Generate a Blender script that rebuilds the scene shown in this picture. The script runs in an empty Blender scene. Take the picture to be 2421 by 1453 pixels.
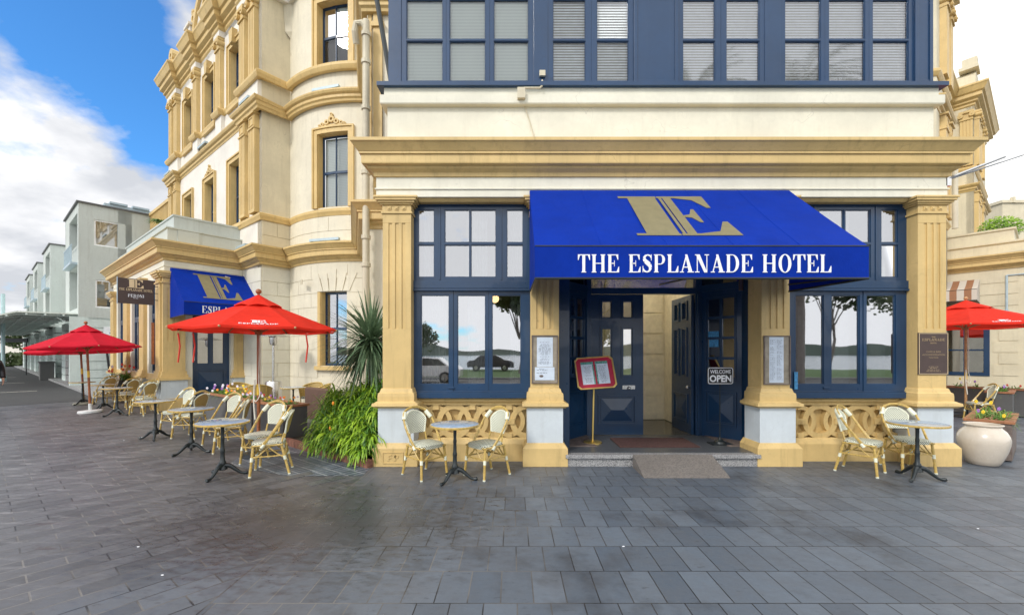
import bpy, bmesh, math, random
from mathutils import Vector, Matrix
from math import sin, cos, pi, radians as R
rnd = random.Random(7)
S = bpy.context.scene
COL = S.collection
F, UC, VC, H = 1030.0, 1210.5, 833.0, 1.7      # focal length and principal point in photo pixels, eye height

def at(u, v, Y):
    return Vector(((u-UC)*Y/F, Y, H+(VC-v)*Y/F))
def gd(u, v, z=0.0):
    Y = F*(H-z)/(v-VC)
    return ((u-UC)*Y/F, Y)

# ------------------------------------------------------------------ materials
MATS = {}
def nodes(name):
    m = bpy.data.materials.new(name); m.use_nodes = True
    nt = m.node_tree; nt.nodes.clear()
    out = nt.nodes.new('ShaderNodeOutputMaterial')
    return m, nt, out
def N(nt, t, **kw):
    n = nt.nodes.new(t)
    for k, v in kw.items():
        if k == 'op': n.operation = v
        else: setattr(n, k, v)
    return n
def L(nt, a, b): nt.links.new(a, b)
def coord(nt, kind='Object', scale=(1,1,1), rot=(0,0,0), loc=(0,0,0)):
    if kind == 'Position':
        g = N(nt, 'ShaderNodeNewGeometry'); src = g.outputs['Position']
    else:
        g = N(nt, 'ShaderNodeTexCoord'); src = g.outputs[kind]
    mp = N(nt, 'ShaderNodeMapping'); L(nt, src, mp.inputs[0])
    mp.inputs['Scale'].default_value = scale; mp.inputs['Rotation'].default_value = rot; mp.inputs['Location'].default_value = loc
    return mp.outputs[0]
def mixc(nt, fac, a, b, blend='MIX'):
    m = N(nt, 'ShaderNodeMix', data_type='RGBA', blend_type=blend)
    if isinstance(fac, (int, float)): m.inputs[0].default_value = fac
    else: L(nt, fac, m.inputs[0])
    for i, x in ((6, a), (7, b)):
        if isinstance(x, (tuple, list)): m.inputs[i].default_value = (*x[:3], 1)
        else: L(nt, x, m.inputs[i])
    return m.outputs[2]
def ramp(nt, src, p0, p1, c0=0.0, c1=1.0):
    r = N(nt, 'ShaderNodeMapRange'); L(nt, src, r.inputs[0])
    r.inputs[1].default_value = p0; r.inputs[2].default_value = p1; r.inputs[3].default_value = c0; r.inputs[4].default_value = c1
    return r.outputs[0]
def noise(nt, vec, scale, detail=4, rough=.55):
    n = N(nt, 'ShaderNodeTexNoise'); L(nt, vec, n.inputs['Vector'])
    n.inputs['Scale'].default_value = scale; n.inputs['Detail'].default_value = detail; n.inputs['Roughness'].default_value = rough
    return n.outputs['Fac']
def math2(nt, op, a, b=None):
    m = N(nt, 'ShaderNodeMath', op=op)
    for i, x in enumerate((a, b)):
        if x is None: continue
        if isinstance(x, (int, float)): m.inputs[i].default_value = x
        else: L(nt, x, m.inputs[i])
    return m.outputs[0]
def bump(nt, h, strength, dist=.01):
    b = N(nt, 'ShaderNodeBump'); L(nt, h, b.inputs['Height'])
    b.inputs['Strength'].default_value = strength; b.inputs['Distance'].default_value = dist
    return b.outputs[0]
def princ(nt, out, color, rough=.6, metal=0.0, normal=None, spec=None, rnode=None, coat=0):
    p = N(nt, 'ShaderNodeBsdfPrincipled')
    if isinstance(color, (tuple, list)): p.inputs['Base Color'].default_value = (*color[:3], 1)
    else: L(nt, color, p.inputs['Base Color'])
    p.inputs['Roughness'].default_value = rough; p.inputs['Metallic'].default_value = metal
    if rnode is not None: L(nt, rnode, p.inputs['Roughness'])
    if spec is not None: p.inputs['Specular IOR Level'].default_value = spec
    if coat: p.inputs['Coat Weight'].default_value = coat
    if normal is not None: L(nt, normal, p.inputs['Normal'])
    L(nt, p.outputs[0], out.inputs[0])
    return p
def paint(name, col, rough=.55, var=.12, dirt=.25, dirtcol=(.16,.13,.08), scale=1.0, bmp=.25, metal=0, coat=0):
    """weathered paint or render: patchy tone, grime streaks running down, fine bumps"""
    m, nt, out = nodes(name)
    c = coord(nt, 'Position')
    n1 = noise(nt, c, 1.3*scale, 5, .6)
    n2 = noise(nt, c, 14*scale, 4, .6)
    st = noise(nt, coord(nt, 'Position', scale=(5, 5, .5)), 1.6*scale, 5, .7)
    lo = tuple(x*(1-var) for x in col); hi = tuple(min(1, x*(1+var*.7)) for x in col)
    base = mixc(nt, ramp(nt, n1, .3, .7), lo, hi)
    base = mixc(nt, ramp(nt, n2, .35, .75, 0, .35), base, tuple(x*.86 for x in col))
    base = mixc(nt, ramp(nt, st, .52, .80, 0, dirt*1.5), base, dirtcol)
    blot = noise(nt, coord(nt, 'Position', scale=(1,1,2), loc=(5,2,1)), 3.2*scale, 7, .75)
    base = mixc(nt, ramp(nt, blot, .60, .74, 0, dirt*.9), base, dirtcol)
    vc = N(nt, 'ShaderNodeTexVoronoi', feature='DISTANCE_TO_EDGE'); mpv = N(nt, 'ShaderNodeVectorMath', op='ADD'); L(nt, c, mpv.inputs[0])
    wob = N(nt, 'ShaderNodeTexNoise'); L(nt, c, wob.inputs['Vector']); wob.inputs['Scale'].default_value = 3; L(nt, wob.outputs['Color'], mpv.inputs[1]); L(nt, mpv.outputs[0], vc.inputs['Vector']); vc.inputs['Scale'].default_value = .9
    crack = math2(nt, 'MULTIPLY', ramp(nt, vc.outputs['Distance'], 0, .006, 1, 0), ramp(nt, n1, .5, .62, 0, .5))
    base = mixc(nt, crack, base, tuple(x*.45 for x in col))
    fine = noise(nt, c, 90*scale, 3, .6)
    h = math2(nt, 'ADD', math2(nt, 'MULTIPLY', n2, .6), math2(nt, 'MULTIPLY', fine, .3))
    princ(nt, out, base, rough, metal, bump(nt, h, bmp, .006), coat=coat, rnode=ramp(nt, n2, .2, .8, rough-.08, min(1, rough+.1)))
    MATS[name] = m
    return m
def plain(name, col, rough=.5, metal=0, var=.1, scale=8, spec=None, coat=0, bmp=.1):
    m, nt, out = nodes(name)
    c = coord(nt, 'Object')
    n1 = noise(nt, c, scale, 4, .6)
    base = mixc(nt, ramp(nt, n1, .3, .7), tuple(x*(1-var) for x in col), tuple(min(1, x*(1+var)) for x in col))
    princ(nt, out, base, rough, metal, bump(nt, noise(nt, c, scale*9, 3), bmp, .004), spec=spec, coat=coat)
    MATS[name] = m
    return m
def glow(name, col, s):
    m, nt, out = nodes(name); e = N(nt, 'ShaderNodeEmission')
    e.inputs[0].default_value = (*col, 1); e.inputs[1].default_value = s; L(nt, e.outputs[0], out.inputs[0]); MATS[name] = m
def glassmat(name, mirror=.4, tint=(.75,.8,.82), wav=.02, wscale=1.5):
    m, nt, out = nodes(name)
    g = N(nt, 'ShaderNodeBsdfGlossy'); g.inputs['Roughness'].default_value = .015; g.inputs[0].default_value = (.76,.77,.80,1)
    t = N(nt, 'ShaderNodeBsdfTransparent'); t.inputs[0].default_value = (*tint, 1)
    fr = N(nt, 'ShaderNodeFresnel'); fr.inputs[0].default_value = 1.5
    fac = math2(nt, 'MAXIMUM', fr.outputs[0], mirror)
    if wav:
        L(nt, bump(nt, noise(nt, coord(nt, 'Position'), wscale, 2), wav, .05), g.inputs['Normal'])
    mx = N(nt, 'ShaderNodeMixShader'); L(nt, fac, mx.inputs[0]); L(nt, t.outputs[0], mx.inputs[1]); L(nt, g.outputs[0], mx.inputs[2])
    L(nt, mx.outputs[0], out.inputs[0]); MATS[name] = m

paint('cream', (.75,.725,.61), .6, dirt=.07)
paint('pinkcream', (.79,.75,.68), .6, dirt=.09)
paint('bow_cream', (.72,.665,.53), .6, dirt=.16)
paint('beige', (.66,.59,.43), .62, dirt=.14)
paint('ochre', (.66,.475,.20), .5, var=.14, dirt=.28, dirtcol=(.2,.13,.05))
paint('pedestal_white', (.60,.66,.70), .55, dirt=.1)
paint('navy', (.006,.038,.100), .32, var=.25, dirt=.12, dirtcol=(.05,.07,.1), bmp=.12, coat=.3)
paint('blue_frame', (.004,.040,.115), .36, var=.18, dirt=.15, dirtcol=(.03,.07,.14), bmp=.12, coat=.2)
paint('grey_render', (.52,.56,.53), .7, dirt=.15, var=.06)
paint('pale_green', (.62,.70,.67), .6, dirt=.15)
paint('canopy_green', (.74,.80,.74), .6, dirt=.2)
paint('lead', (.10,.10,.10), .6)
paint('downpipe', (.62,.56,.42), .5, dirt=.3)
plain('light_metal', (.42,.52,.58), .4, .2)
plain('steel', (.6,.6,.6), .25, 1)
plain('brass', (.85,.62,.2), .38, .85, var=.05)
plain('dark_bronze', (.075,.05,.045), .4, .2)
plain('gold_letter', (.72,.56,.34), .5)
plain('plaque_gold', (.34,.25,.15), .5)
plain('gold_print', (.20,.175,.095), .6)
plain('white_print', (.82,.84,.88), .5)
plain('white_paint', (.86,.88,.88), .45)
plain('black_metal', (.02,.027,.03), .42, .3, coat=.2)
plain('black_paint', (.015,.015,.018), .45)
plain('paper', (.62,.70,.80), .5)
plain('ink', (.09,.11,.16), .7)
plain('photo_green', (.10,.3,.25), .5, var=.9, scale=60)
plain('board_back', (.30,.26,.2), .5, var=.3)
plain('crimson_card', (.42,.015,.045), .5)
plain('curtain', (.74,.75,.74), .9)
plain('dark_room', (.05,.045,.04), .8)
plain('room_wall', (.34,.29,.2), .8)
plain('hall_wall', (.78,.72,.56), .6)
plain('hall_floor', (.10,.095,.08), .25, var=.5, scale=5)
plain('wood_pole', (.30,.10,.035), .45, var=.3, scale=14)
plain('wood_pale', (.45,.25,.11), .5, var=.3, scale=14)
plain('wood_rim', (.33,.14,.065), .6, var=.35, scale=10)
plain('wood_grey', (.16,.125,.11), .7, var=.35, scale=10)
plain('soil', (.03,.02,.014), .95)
plain('magenta', (.5,.01,.12), .5)
plain('mat_red', (.085,.04,.036), .95, var=.35, scale=30, bmp=.6)
plain('bamboo', (.52,.36,.10), .35, var=.3, scale=30, coat=.3)
plain('binding', (.72,.74,.60), .5)
plain('plaster_base', (.62,.64,.64), .6)
plain('stone_base', (.30,.30,.24), .7)
plain('puffer', (.008,.009,.014), .45)
plain('skin', (.42,.22,.15), .5)
plain('hair', (.02,.012,.008), .6)
plain('trousers', (.03,.035,.05), .8)
plain('car_white', (.85,.85,.86), .35, coat=1, var=.02)
plain('car_dark', (.03,.035,.045), .2, coat=1)
plain('car_red', (.35,.02,.02), .2, coat=1)
plain('rubber', (.02,.02,.02), .8)
plain('car_glass', (.02,.025,.03), .05)
plain('sofa_fabric', (.13,.075,.055), .9)
plain('flower_white', (.75,.72,.80), .6)
plain('flower_purple', (.35,.16,.50), .6)
plain('flower_orange', (.85,.28,.02), .6)
plain('flower_yellow', (.85,.6,.03), .6)
plain('flower_red', (.6,.05,.03), .6)
plain('white_rope', (.7,.68,.6), .8)
plain('yellow_tape', (.75,.5,.06), .6)
plain('red_ribbon', (.65,.05,.03), .7)
plain('tray_pink', (.6,.12,.15), .5)
plain('sticker_blue', (.05,.25,.5), .5, var=.5, scale=50)
plain('turquoise', (.45,.60,.62), .5)
glassmat('glass', .50, (.72,.76,.76), wav=.008)
glassmat('glass_low', .60, (.88,.90,.90), wav=.012)
glassmat('glass_sky', .10, (.97,.985,.985), wav=.004)
glassmat('glass_blind', .24, (.97,.98,.99), wav=.003)
glassmat('glass_door', .56, (.8,.82,.78))
glassmat('cover', .10, (.95,.97,1), wav=0)
glow('bulb', (1,.62,.28), 4.0); glow('hall_fill_glow', (1,.88,.68), 9.0)

def foliage(name, a, b, rough=.45, trans=.25, sc=3.0):
    m, nt, out = nodes(name)
    c = coord(nt, 'Position')
    n = noise(nt, c, sc, 3, .6); n2 = noise(nt, c, sc*9, 2, .5)
    col = mixc(nt, ramp(nt, n, .35, .65), a, b)
    col = mixc(nt, ramp(nt, n2, .4, .7, 0, .6), col, tuple(min(1, x*1.6) for x in b))
    d = N(nt, 'ShaderNodeBsdfPrincipled'); L(nt, col, d.inputs['Base Color']); d.inputs['Roughness'].default_value = rough
    t = N(nt, 'ShaderNodeBsdfTranslucent'); L(nt, col, t.inputs[0])
    mx = N(nt, 'ShaderNodeMixShader'); mx.inputs[0].default_value = trans
    L(nt, d.outputs[0], mx.inputs[1]); L(nt, t.outputs[0], mx.inputs[2]); L(nt, mx.outputs[0], out.inputs[0]); MATS[name] = m
foliage('leaf_bright', (.08,.23,.018), (.33,.50,.04), sc=2.5)
foliage('leaf_dark', (.03,.10,.015), (.09,.21,.03))
foliage('leaf_yucca', (.06,.12,.07), (.17,.25,.14), sc=4)
foliage('leaf_yellow', (.45,.32,.04), (.55,.36,.05))
foliage('leaf_palm', (.12,.12,.05), (.26,.23,.11), sc=2)
foliage('leaf_tree', (.025,.05,.015), (.07,.10,.03), sc=1)
foliage('leaf_flower', (.07,.17,.03), (.18,.32,.07), sc=8)

def speckle(name, base, dark, scale, rough=.45, bmp=.1):
    m, nt, out = nodes(name); c = coord(nt, 'Position')
    v = N(nt, 'ShaderNodeTexVoronoi'); L(nt, c, v.inputs['Vector']); v.inputs['Scale'].default_value = scale
    n = noise(nt, c, 3, 4)
    bw = N(nt, 'ShaderNodeSeparateColor'); L(nt, v.outputs['Color'], bw.inputs[0])
    col = mixc(nt, ramp(nt, bw.outputs[0], .25, .6), dark, base)
    col = mixc(nt, ramp(nt, n, .4, .8, 0, .45), col, tuple(x*.55 for x in base))
    princ(nt, out, col, rough, 0, bump(nt, bw.outputs[1], bmp, .003)); MATS[name] = m
speckle('granite', (.42,.42,.42), (.10,.10,.11), 150)
speckle('granite_dark', (.12,.13,.14), (.045,.045,.05), 150, .3)
speckle('marble', (.40,.52,.68), (.33,.43,.56), 40, .10, 0)  # stone tinted blue, the reflected sky is put into its colour
speckle('ramp_board', (.20,.18,.165), (.14,.13,.12), 60, .7, .3)

def weave(name, axes, pitch, ca, cb, r=.30):
    """woven cane: pale strands with small dark holes on a diagonal lattice"""
    m, nt, out = nodes(name)
    tc = N(nt, 'ShaderNodeTexCoord'); sp = N(nt, 'ShaderNodeSeparateXYZ'); L(nt, tc.outputs['Object'], sp.inputs[0])
    cb_ = N(nt, 'ShaderNodeCombineXYZ'); L(nt, sp.outputs[axes[0]], cb_.inputs[0]); L(nt, sp.outputs[axes[1]], cb_.inputs[1])
    mp = N(nt, 'ShaderNodeMapping'); L(nt, cb_.outputs[0], mp.inputs[0]); mp.inputs['Rotation'].default_value = (0,0,R(45))
    v = N(nt, 'ShaderNodeTexVoronoi', voronoi_dimensions='2D'); L(nt, mp.outputs[0], v.inputs['Vector'])
    v.inputs['Scale'].default_value = 1/pitch; v.inputs['Randomness'].default_value = 0
    hole = ramp(nt, v.outputs['Distance'], r-.06, r+.06, 1, 0)
    col = mixc(nt, hole, ca, cb)
    princ(nt, out, col, .5, 0, bump(nt, v.outputs['Distance'], .4, .004)); MATS[name] = m
weave('weave_seat', (0,1), .019, (.74,.76,.62), (.01,.02,.02), .33)
weave('weave_back', (0,2), .019, (.74,.76,.62), (.01,.02,.02), .33)
weave('weave_tan', (0,2), .016, (.50,.36,.13), (.20,.12,.03), .30)

def fabric(name, col, dark=.5):
    m, nt, out = nodes(name); c = coord(nt, 'Position')
    n = noise(nt, c, 2.2, 6, .7); w = noise(nt, coord(nt, 'Position', scale=(1,1,.5)), 5.5, 4, .6)
    base = mixc(nt, ramp(nt, n, .3, .7), tuple(x*.86 for x in col), tuple(min(1, x*1.1) for x in col))
    d = N(nt, 'ShaderNodeBsdfPrincipled'); L(nt, base, d.inputs['Base Color']); d.inputs['Roughness'].default_value = dark; d.inputs['Specular IOR Level'].default_value = .15
    L(nt, bump(nt, math2(nt, 'ADD', w, math2(nt, 'MULTIPLY', noise(nt, c, 300, 1), .08)), .55, .03), d.inputs['Normal'])
    t = N(nt, 'ShaderNodeBsdfTranslucent'); L(nt, base, t.inputs[0])
    mx = N(nt, 'ShaderNodeMixShader'); mx.inputs[0].default_value = .22
    L(nt, d.outputs[0], mx.inputs[1]); L(nt, t.outputs[0], mx.inputs[2]); L(nt, mx.outputs[0], out.inputs[0]); MATS[name] = m
fabric('awning_blue', (.0,.032,.37), .7)
fabric('umbrella_red', (.78,.035,.018), .75)
fabric('umbrella_crimson', (.62,.014,.035), .75)
def stripes(name, a, b, pitch, d=(1,0,0)):
    m, nt, out = nodes(name)
    g = N(nt, 'ShaderNodeNewGeometry'); dp = N(nt, 'ShaderNodeVectorMath', op='DOT_PRODUCT'); L(nt, g.outputs['Position'], dp.inputs[0]); dp.inputs[1].default_value = d
    f = math2(nt, 'GREATER_THAN', math2(nt, 'FRACT', math2(nt, 'DIVIDE', dp.outputs['Value'], pitch)), .5)
    princ(nt, out, mixc(nt, f, a, b), .7); MATS[name] = m
stripes('stripe_fabric', (.30,.14,.07), (.55,.50,.44), .34, (.632,-.775,0))
stripes('blind_slats', (.66,.68,.66), (.30,.33,.36), .042, (0,0,1))
stripes('blind_closed', (.70,.74,.70), (.62,.66,.63), .05, (0,0,1))

def paving():
    m, nt, out = nodes('paving')
    def bricks(vec, bw, bh, mort=.006):
        b = N(nt, 'ShaderNodeTexBrick'); L(nt, vec, b.inputs['Vector'])
        b.inputs['Scale'].default_value = 1; b.inputs['Brick Width'].default_value = bw; b.inputs['Row Height'].default_value = bh
        b.inputs['Mortar Size'].default_value = mort; b.inputs['Mortar Smooth'].default_value = .15; b.inputs['Bias'].default_value = 0
        b.inputs['Color1'].default_value = (0,0,0,1); b.inputs['Color2'].default_value = (1,1,1,1); b.inputs['Mortar'].default_value = (.5,.5,.5,1)
        return b
    # the bond in front of the entrance runs square to the front, the one to the left runs square to the side street
    bA = bricks(coord(nt, 'Position', rot=(0,0,0), loc=(.0783,.079,0)), .2273, .434, .0045)
    TH = math.atan2(.775, .632)
    bB = bricks(coord(nt, 'Position', rot=(0,0,-TH)), .46, .185)
    g = N(nt, 'ShaderNodeNewGeometry'); sx = N(nt, 'ShaderNodeSeparateXYZ'); L(nt, g.outputs['Position'], sx.inputs[0])
    side = math2(nt, 'LESS_THAN', sx.outputs[0], -2.05)
    edge = math2(nt, 'LESS_THAN', math2(nt, 'ABSOLUTE', math2(nt, 'ADD', sx.outputs[0], 2.05)), .006)
    col = mixc(nt, side, bA.outputs['Color'], bB.outputs['Color'])
    mor = math2(nt, 'MAXIMUM', edge, mixc(nt, side, bA.outputs['Fac'], bB.outputs['Fac']))
    c = coord(nt, 'Position')
    big = noise(nt, c, .45, 4, .6); mid = noise(nt, c, 3.5, 6, .7); fine = noise(nt, c, 60, 4, .7)
    cloudy = noise(nt, coord(nt, 'Position', scale=(1,2.2,1)), 7, 6, .7)
    slate = mixc(nt, col, (.082,.106,.140), (.130,.160,.200))
    brown = mixc(nt, col, (.070,.068,.072), (.132,.130,.138))
    # warm, damp slabs towards the left and near the side door, cooler slate on the right
    w = math2(nt, 'ADD', math2(nt, 'MULTIPLY', sx.outputs[0], -.28), math2(nt, 'MULTIPLY', math2(nt, 'SUBTRACT', big, .5), 2.0))
    base = mixc(nt, ramp(nt, w, .0, .9), slate, brown)
    base = mixc(nt, ramp(nt, mid, .3, .75, 0, .55), base, (.095,.097,.105))
    base = mixc(nt, ramp(nt, cloudy, .60, .72, 0, .55), base, (.022,.018,.016))
    base = mixc(nt, ramp(nt, fine, .62, .8, 0, .3), base, (.16,.16,.16))
    damp = noise(nt, coord(nt, 'Position', loc=(3.1,1.7,0)), .9, 5, .65)
    base = mixc(nt, ramp(nt, damp, .55, .68, 0, .5), base, (.024,.021,.020))
    mcol = mixc(nt, math2(nt, 'MULTIPLY', ramp(nt, noise(nt, c, 1.1, 2), .42, .54), ramp(nt, sx.outputs[0], 1.2, -.6)), (.022,.022,.024), (.17,.16,.15))
    base = mixc(nt, mor, base, mcol)
    # a big damp patch left where the paving has been hosed, and pale streaks painted as wet sky glare on the street side
    dv = N(nt, 'ShaderNodeVectorMath', op='DISTANCE'); L(nt, coord(nt, 'Position', scale=(.55,.9,1)), dv.inputs[0]); dv.inputs[1].default_value = (-1.05, 4.0, 0)
    pm = ramp(nt, math2(nt, 'ADD', dv.outputs['Value'], math2(nt, 'MULTIPLY', math2(nt, 'SUBTRACT', cloudy, .5), 3.2)), .45, 1.30, .62, 0)
    base = mixc(nt, pm, base, (.026,.023,.020))
    glare_streak = noise(nt, coord(nt, 'Position', rot=(0,0,-.9), scale=(.5,2.6,1)), 3.4, 7, .75)
    sm = math2(nt, 'MULTIPLY', ramp(nt, glare_streak, .54, .66), ramp(nt, sx.outputs[0], -2.8, -5.5))
    base = mixc(nt, math2(nt, 'MULTIPLY', sm, .6), base, (.33,.32,.33))
    rough = ramp(nt, math2(nt, 'ADD', math2(nt, 'MULTIPLY', mid, .6), math2(nt, 'MULTIPLY', cloudy, .5)), .36, .74, .30, .62)
    rough = math2(nt, 'SUBTRACT', rough, math2(nt, 'MULTIPLY', pm, .22))
    red = noise(nt, coord(nt, 'Position', rot=(0,0,-.9), scale=(.6,2.2,1), loc=(4,1,0)), 1.9, 7, .75)
    base = mixc(nt, math2(nt, 'MULTIPLY', ramp(nt, red, .60, .68, 0, .7), ramp(nt, sx.outputs[0], -1.2, -2.6)), base, (.055,.026,.022))
    hh = math2(nt, 'SUBTRACT', math2(nt, 'ADD', math2(nt, 'MULTIPLY', mid, .3), math2(nt, 'MULTIPLY', fine, .12)), mor)
    hh = math2(nt, 'ADD', hh, math2(nt, 'MULTIPLY', col, .25))
    princ(nt, out, base, .45, 0, bump(nt, hh, .45, .006), rnode=rough, spec=.5)
    MATS['paving'] = m
paving()
def cobble():
    m, nt, out = nodes('small_pavers')
    TH = math.atan2(.775, .632)
    b = N(nt, 'ShaderNodeTexBrick'); L(nt, coord(nt, 'Position', rot=(0,0,-TH)), b.inputs['Vector'])
    b.inputs['Scale'].default_value = 1; b.inputs['Brick Width'].default_value = .19; b.inputs['Row Height'].default_value = .1
    b.inputs['Mortar Size'].default_value = .007; b.inputs['Color1'].default_value = (.07,.095,.13,1); b.inputs['Color2'].default_value = (.14,.17,.21,1)
    b.inputs['Mortar'].default_value = (.42,.44,.46,1); b.offset = .0
    n = noise(nt, coord(nt, 'Position'), 8, 5, .7)
    col = mixc(nt, ramp(nt, n, .35, .7, 0, .6), b.outputs['Color'], (.04,.045,.055))
    princ(nt, out, col, .4, 0, bump(nt, math2(nt, 'SUBTRACT', n, b.outputs['Fac']), .5, .006)); MATS['small_pavers'] = m
cobble()
def asphalt():
    m, nt, out = nodes('asphalt'); c = coord(nt, 'Position')
    n = noise(nt, c, .7, 4); f = noise(nt, c, 80, 3)
    col = mixc(nt, n, (.035,.036,.038), (.055,.056,.058)); col = mixc(nt, ramp(nt, f, .5, .8, 0, .4), col, (.1,.1,.1))
    princ(nt, out, col, .75, 0, bump(nt, f, .4, .01)); MATS['asphalt'] = m
asphalt()
def sea():
    m, nt, out = nodes('sea'); princ(nt, out, (.02,.09,.14), .12, 0, bump(nt, noise(nt, coord(nt, 'Position', scale=(.3,1,1)), 1.5, 4), .6, .3)); MATS['sea'] = m
sea()
plain('grass', (.05,.11,.02), .9, var=.4, scale=3)
plain('hill', (.06,.085,.07), .95, var=.3, scale=.05)
plain('brick_edge', (.20,.09,.06), .8, var=.4, scale=14)
paint('pot_glaze', (.62,.55,.46), .22, var=.08, dirt=.12, dirtcol=(.4,.3,.2), coat=.5, bmp=.08)

# ------------------------------------------------------------------ mesh builder
def LM(O, D, Nn):
    return lambda a, b, z: (O[0]+D[0]*a+Nn[0]*b, O[1]+D[1]*a+Nn[1]*b, z)
class MB:
    def __init__(s): s.v = []; s.f = []; s.sm = False
    def add(s, vs, fs):
        o = len(s.v); s.v += [tuple(p) for p in vs]; s.f += [tuple(i+o for i in f) for f in fs]; return s
    def box(s, a0, a1, b0, b1, z0, z1, mp=None, na=1):
        vs = []
        for i in range(na+1):
            a = a0+(a1-a0)*i/na
            vs += [(a,b0,z0),(a,b1,z0),(a,b1,z1),(a,b0,z1)]
        if mp: vs = [mp(*p) for p in vs]
        fs = [(0,1,2,3), (na*4+3,na*4+2,na*4+1,na*4)]
        for i in range(na):
            k = i*4
            for j in range(4):
                fs.append((k+j, k+4+j, k+4+(j+1)%4, k+(j+1)%4))
        return s.add(vs, fs)
    def frame(s, a0, a1, z0, z1, w, b0, b1, mp=None, wt=None, wb=None, na=1):
        wt = w if wt is None else wt; wb = w if wb is None else wb
        s.box(a0, a0+w, b0, b1, z0, z1, mp); s.box(a1-w, a1, b0, b1, z0, z1, mp)
        s.box(a0+w, a1-w, b0, b1, z1-wt, z1, mp, na)
        if wb: s.box(a0+w, a1-w, b0, b1, z0, z0+wb, mp, na)
        return s
    def wall(s, a0, a1, z0, z1, holes, depth, mp, na=1):
        """one skin with real openings and reveals going back 'depth'"""
        A = sorted(set([a0, a1]+[h[i] for h in holes for i in (0,1)]))
        Z = sorted(set([z0, z1]+[h[i] for h in holes for i in (2,3)]))
        B = []
        for i in range(len(A)-1):
            n = max(1, round(na*(A[i+1]-A[i])/(a1-a0)))
            B += [A[i]+(A[i+1]-A[i])*k/n for k in range(n)]
        B.append(A[-1])
        for i in range(len(B)-1):
            for j in range(len(Z)-1):
                ca, cz = (B[i]+B[i+1])/2, (Z[j]+Z[j+1])/2
                if any(h[0] < ca < h[1] and h[2] < cz < h[3] for h in holes): continue
                s.add([mp(B[i],0,Z[j]), mp(B[i+1],0,Z[j]), mp(B[i+1],0,Z[j+1]), mp(B[i],0,Z[j+1])], [(0,1,2,3)])
        for h in holes:
            x0, x1, y0, y1 = h[:4]
            for (p, q) in (((x0,y0),(x1,y0)), ((x1,y0),(x1,y1)), ((x1,y1),(x0,y1)), ((x0,y1),(x0,y0))):
                s.add([mp(p[0],0,p[1]), mp(q[0],0,q[1]), mp(q[0],-depth,q[1]), mp(p[0],-depth,p[1])], [(0,1,2,3)])
        return s
    def sweep(s, prof, path, caps=True):
        """profile of (out, z) run along a plan path walked left to right as seen from outside, mitred"""
        P = [Vector(p[:2]) for p in path]; n = len(P); rings = []
        for i in range(n):
            d0 = (P[i]-P[i-1]).normalized() if i else None
            d1 = (P[i+1]-P[i]).normalized() if i < n-1 else None
            if d0 is None: d0 = d1
            if d1 is None: d1 = d0
            n0 = Vector((d0.y, -d0.x)); n1 = Vector((d1.y, -d1.x))
            m = (n0+n1); m = m/max(.3, m.length_squared)*2 if m.length > 1e-6 else n0
            rings.append([(P[i].x+m.x*o, P[i].y+m.y*o, z) for o, z in prof])
        k = len(prof); vs = [p for r in rings for p in r]; fs = []
        for i in range(n-1):
            for j in range(k):
                a, b = i*k+j, i*k+(j+1)%k
                fs.append((a, a+k, b+k, b))
        if caps: fs.append(tuple(range(k))); fs.append(tuple((n-1)*k+j for j in reversed(range(k))))
        return s.add(vs, fs)
    def tube(s, pts, r, n=8, cap=True):
        P = [Vector(p) for p in pts]; m = len(P)
        rs = r if isinstance(r, (list, tuple)) else [r]*m
        vs = []; up = None
        for i in range(m):
            d = (P[min(i+1, m-1)]-P[max(i-1, 0)]).normalized()
            if up is None:
                up = d.orthogonal().normalized()
            up = (up-d*up.dot(d)); up = up.normalized() if up.length > 1e-5 else d.orthogonal().normalized()
            w = d.cross(up)
            for k in range(n):
                t = 2*pi*k/n; vs.append(P[i]+(up*cos(t)+w*sin(t))*rs[i])
        fs = [(i*n+k, i*n+(k+1)%n, (i+1)*n+(k+1)%n, (i+1)*n+k) for i in range(m-1) for k in range(n)]
        if cap: fs.append(tuple(reversed(range(n)))); fs.append(tuple((m-1)*n+k for k in range(n)))
        return s.add(vs, fs)
    def lathe(s, prof, c=(0,0,0), n=24):
        vs = []; k = len(prof)
        for i in range(n):
            t = 2*pi*i/n
            vs += [(c[0]+r*cos(t), c[1]+r*sin(t), c[2]+z) for r, z in prof]
        fs = [(i*k+j, ((i+1)%n)*k+j, ((i+1)%n)*k+j+1, i*k+j+1) for i in range(n) for j in range(k-1)]
        return s.add(vs, fs)
    def prism(s, poly, mp, b0, b1):
        """polygon (a,z) extruded between b0 and b1, mapped"""
        n = len(poly)
        vs = [mp(a, b0, z) for a, z in poly]+[mp(a, b1, z) for a, z in poly]
        fs = [tuple(range(n)), tuple(reversed(range(n, 2*n)))]+[(i, (i+1) % n, n+(i+1) % n, n+i) for i in range(n)]
        return s.add(vs, fs)
    def ring(s, c, z, ro, ri, b0, b1, mp, n=24, t0=0, t1=2*pi):
        for i in range(n):
            a, b = t0+(t1-t0)*i/n, t0+(t1-t0)*(i+1)/n
            s.prism([(c+ro*cos(a), z+ro*sin(a)), (c+ro*cos(b), z+ro*sin(b)), (c+ri*cos(b), z+ri*sin(b)), (c+ri*cos(a), z+ri*sin(a))], mp, b0, b1)
        return s
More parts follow.
